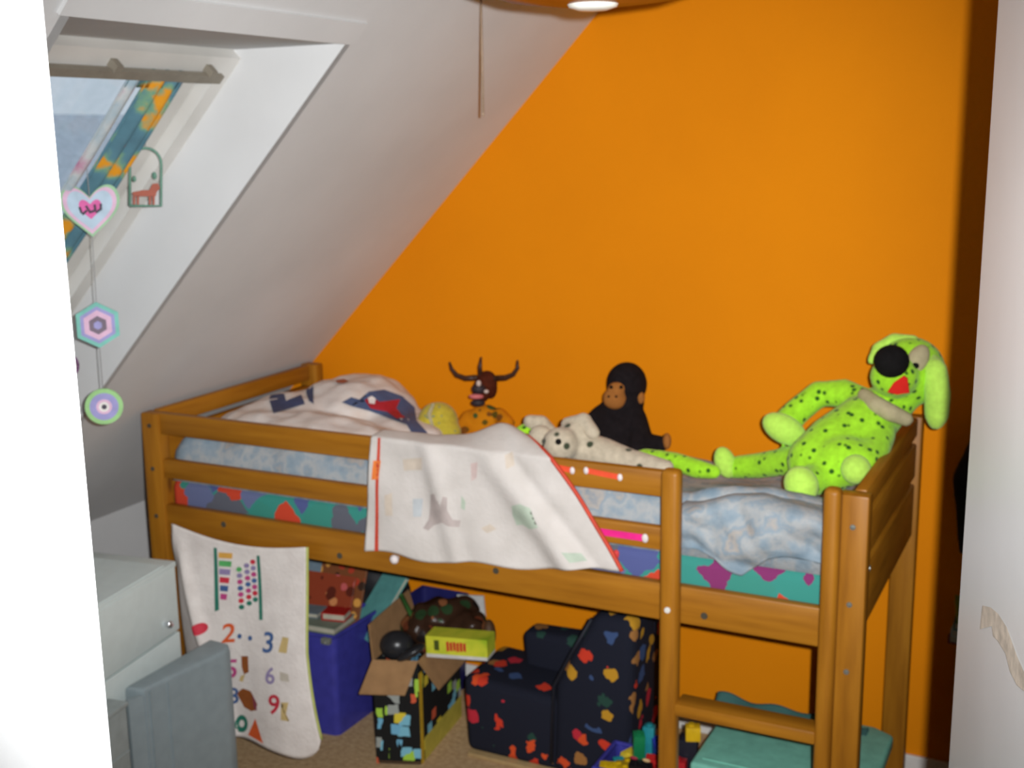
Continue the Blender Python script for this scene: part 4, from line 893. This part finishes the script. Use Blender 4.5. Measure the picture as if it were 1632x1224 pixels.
# ------------------------------------------------------------------ blue crate of toy bricks
ccn = [(1.345, 0.235), (1.60, 0.235), (1.60, 0.385), (1.345, 0.385)]
tub('toy_crate', 'blue plastic crate of building bricks behind the ladder', 'crate', ccn, 0.175, 1.05, m_blue)
for u, v, cname in ((1010, 1208, (150, 40, 60)), (1030, 1212, (200, 170, 120))):
    P = at(u, v, 0.228); bm = B(); ball(bm, P, (0.012, 0.002, 0.005), seg=10); obj('sticker', bm, C('sticker_%d' % u, *cname), bpy.data.objects['toy_crate'], 180)
brk = [('yellow', (214, 176, 20)), ('red', (196, 40, 40)), ('green', (30, 130, 80)), ('blue', (50, 60, 170)), ('teal', (40, 140, 150)), ('black', (24, 24, 26)), ('lemon', (228, 200, 60)), ('ochre', (190, 146, 24))]
def toy_brick(c, dims, rz, rx, colname, col, label):
    M = Matrix.Translation(V(c)) @ Matrix.Rotation(rz, 4, 'Z') @ Matrix.Rotation(rx, 4, 'X')
    t = thing('toy_brick', label, 'toy brick', c, 'building bricks heaped in the blue crate')
    bm = B(); box(bm, (-dims[0]/2, -dims[1]/2, 0), (dims[0]/2, dims[1]/2, dims[2]), 0.002, M); mt = C(colname+'_brick', *col, 0.85, rough=0.3); obj('brick_body', bm, mt, t, 40)
    for i in range(max(1, int(dims[0]/0.03))):
        for j in range(max(1, int(dims[1]/0.03))):
            bm = B(); x, y = -dims[0]/2+0.016+i*0.031, -dims[1]/2+0.016+j*0.031
            lathe(bm, [(0.009, dims[2]-0.001), (0.009, dims[2]+0.006), (0.0005, dims[2]+0.006)], (x, y, 0), seg=10)
            for v in bm.verts: v.co = M @ v.co
            obj('stud', bm, mt, t, 40)
spots = [((1.375, 0.265, 0.15), (0.064, 0.032, 0.03), 0.3, 0.2, 0), ((1.42, 0.275, 0.155), (0.064, 0.064, 0.03), 1.0, -0.2, 0), ((1.465, 0.265, 0.15), (0.064, 0.032, 0.06), 0.1, 0.2, 5), ((1.43, 0.33, 0.16), (0.032, 0.032, 0.10), 0.5, 0.15, 2),
         ((1.455, 0.345, 0.17), (0.032, 0.032, 0.10), 0.1, -0.1, 4), ((1.50, 0.345, 0.19), (0.064, 0.064, 0.05), 0.6, 0.2, 3), ((1.50, 0.30, 0.17), (0.064, 0.032, 0.05), 0.2, 0.4, 1), ((1.52, 0.262, 0.155), (0.032, 0.032, 0.05), 0.4, 0.0, 1),
         ((1.40, 0.35, 0.155), (0.064, 0.032, 0.03), 1.2, 0.2, 6), ((1.545, 0.30, 0.17), (0.064, 0.032, 0.05), 0.8, 0.3, 7), ((1.54, 0.35, 0.16), (0.032, 0.064, 0.06), 0.2, 0.0, 3), ((1.38, 0.31, 0.145), (0.032, 0.032, 0.03), 0.7, 0.3, 4)]
names_used = {}
for c, dm, rz, rx, ci in spots:
    nm, col = brk[ci]; shape = 'tall' if dm[2] > 0.05 else ('square' if dm[0] == dm[1] else 'flat')
    toy_brick(c, dm, rz, rx, nm, col, '%s %s toy brick heaped in the blue crate' % (nm, shape))
toy_brick((1.597, 0.300, 0.287), (0.040, 0.032, 0.04), 0.4, 0.0, 'amber', (224, 180, 30), 'amber yellow toy brick on top of the dark one beside the teal chest')
toy_brick((1.582, 0.312, 0.10), (0.050, 0.050, 0.185), 0.2, 0.0, 'dark', (34, 34, 44), 'dark grey tall toy brick in the crate next to the teal chest')
toy_brick((1.572, 0.262, 0.14), (0.040, 0.032, 0.10), 0.1, 0.0, 'crimson', (180, 34, 40), 'crimson tall toy brick in the crate next to the teal chest')

# ------------------------------------------------------------------ teal chest
m_teal = C('teal_plastic', 120, 186, 166, 1.0, rough=0.45); m_teal2 = m_teal
tc = thing('storage_chest', 'teal plastic storage chest with a lid behind the ladder', 'chest', (1.86, 0.33, 0))
bm = B(); box(bm, (1.685, 0.185, 0), (2.055, 0.525, 0.265), 0.03, seg=4); obj('chest_body', bm, m_teal2, tc, 50)
bm = B(); prism(bm, [(1.635, 0.155, 0.262), (2.085, 0.155, 0.262), (2.085, 0.52, 0.262), (2.03, 0.55, 0.262), (1.635, 0.55, 0.262)], (0, 0, 0.04)); bev(bm, bm.edges[:], 0.010); obj('chest_lid', bm, m_teal, tc, 50)
bm = B(); box(bm, (1.66, 0.185, 0.300), (2.06, 0.192, 0.305), 0.001); obj('lid_ridge', bm, m_teal2, tc)
tf = thing('folded_blanket', 'teal fabric with a wavy upper edge lying on the chest', 'blanket', (1.80, 0.50, 0.302))
bm = B(); sheet(bm, lambda u, v: V((1.60+0.42*u, 0.49+0.03*v+0.01*math.sin(u*12), 0.302+v*(0.020+0.009*math.sin(u*17+1)-0.004*u))), 30, 6, 0.008); obj('fabric_fold', bm, C('teal_cloth', 66, 108, 104, 0.8, rough=0.9), tf, 180)

# ------------------------------------------------------------------ in the shadow behind the door
m_jk = plain('black_cloth', (0.010, 0.010, 0.013), 0.9, 0.3, 20)
jk = thing('hanging_jacket', 'black jacket hanging on the orange wall behind the door', 'jacket', (2.33, 0.82, 1.15))
bm = B(); ball(bm, (2.335, 0.815, 1.08), (0.125, 0.045, 0.10)); ball(bm, (2.335, 0.81, 0.92), (0.145, 0.055, 0.24)); tube(bm, [(2.25, 0.81, 1.08), (2.205, 0.80, 0.95), (2.215, 0.80, 0.74)], [0.04, 0.04, 0.03]); tube(bm, [(2.42, 0.81, 1.08), (2.465, 0.80, 0.95), (2.455, 0.80, 0.74)], [0.04, 0.04, 0.03]); bm = blob(bm, 0.012, 5)
for v in bm.verts: v.co += v.normal*noise.noise(V((v.co.x*20, v.co.y*10, v.co.z*6)))*0.012; v.co.y = min(v.co.y, 0.868)
obj('jacket_cloth', bm, m_jk, jk, 180)
bm = B(); tube(bm, [(2.335, 0.876, 1.21), (2.335, 0.84, 1.20), (2.335, 0.83, 1.165)], 0.005, 8); obj('coat_hook', bm, m_metal, jk, 60)
bk = thing('low_bookcase', 'low dark brown bookcase at the orange wall behind the door', 'bookcase', (2.5, 0.75, 0))
m_dk = C('dark_brown_wood', 84, 48, 26, 0.8, rough=0.6)
for nm, lo, hi in (('side_panel', (2.225, 0.63, 0), (2.243, 0.86, 0.50)), ('side_panel', (2.757, 0.63, 0), (2.775, 0.86, 0.50)), ('top_panel', (2.22, 0.625, 0.50), (2.78, 0.86, 0.52)), ('shelf', (2.243, 0.635, 0.24), (2.757, 0.855, 0.258)), ('bottom_panel', (2.243, 0.635, 0.03), (2.757, 0.855, 0.048)), ('back_panel', (2.243, 0.852, 0.03), (2.757, 0.86, 0.50))):
    bm = B(); box(bm, lo, hi, 0.002); obj(nm, bm, m_dk, bk)
for i, (nm, col, lb) in enumerate((('maroon', (120, 40, 46), 'maroon book at the bottom of the pile on the low bookcase'), ('pale', (170, 176, 170), 'pale grey book in the pile on the low bookcase'), ('teal', (70, 110, 110), 'dull teal book in the pile on the low bookcase'), ('green', (96, 130, 66), 'green book on top of the pile on the low bookcase'))):
    slab('book', (2.30, 0.74, 0.52+i*0.024), 0.20, 0.15, 0.024, 0.1*(i-1.5), 0, 0, (C(nm+'_cover', *col), m_pg), lb)
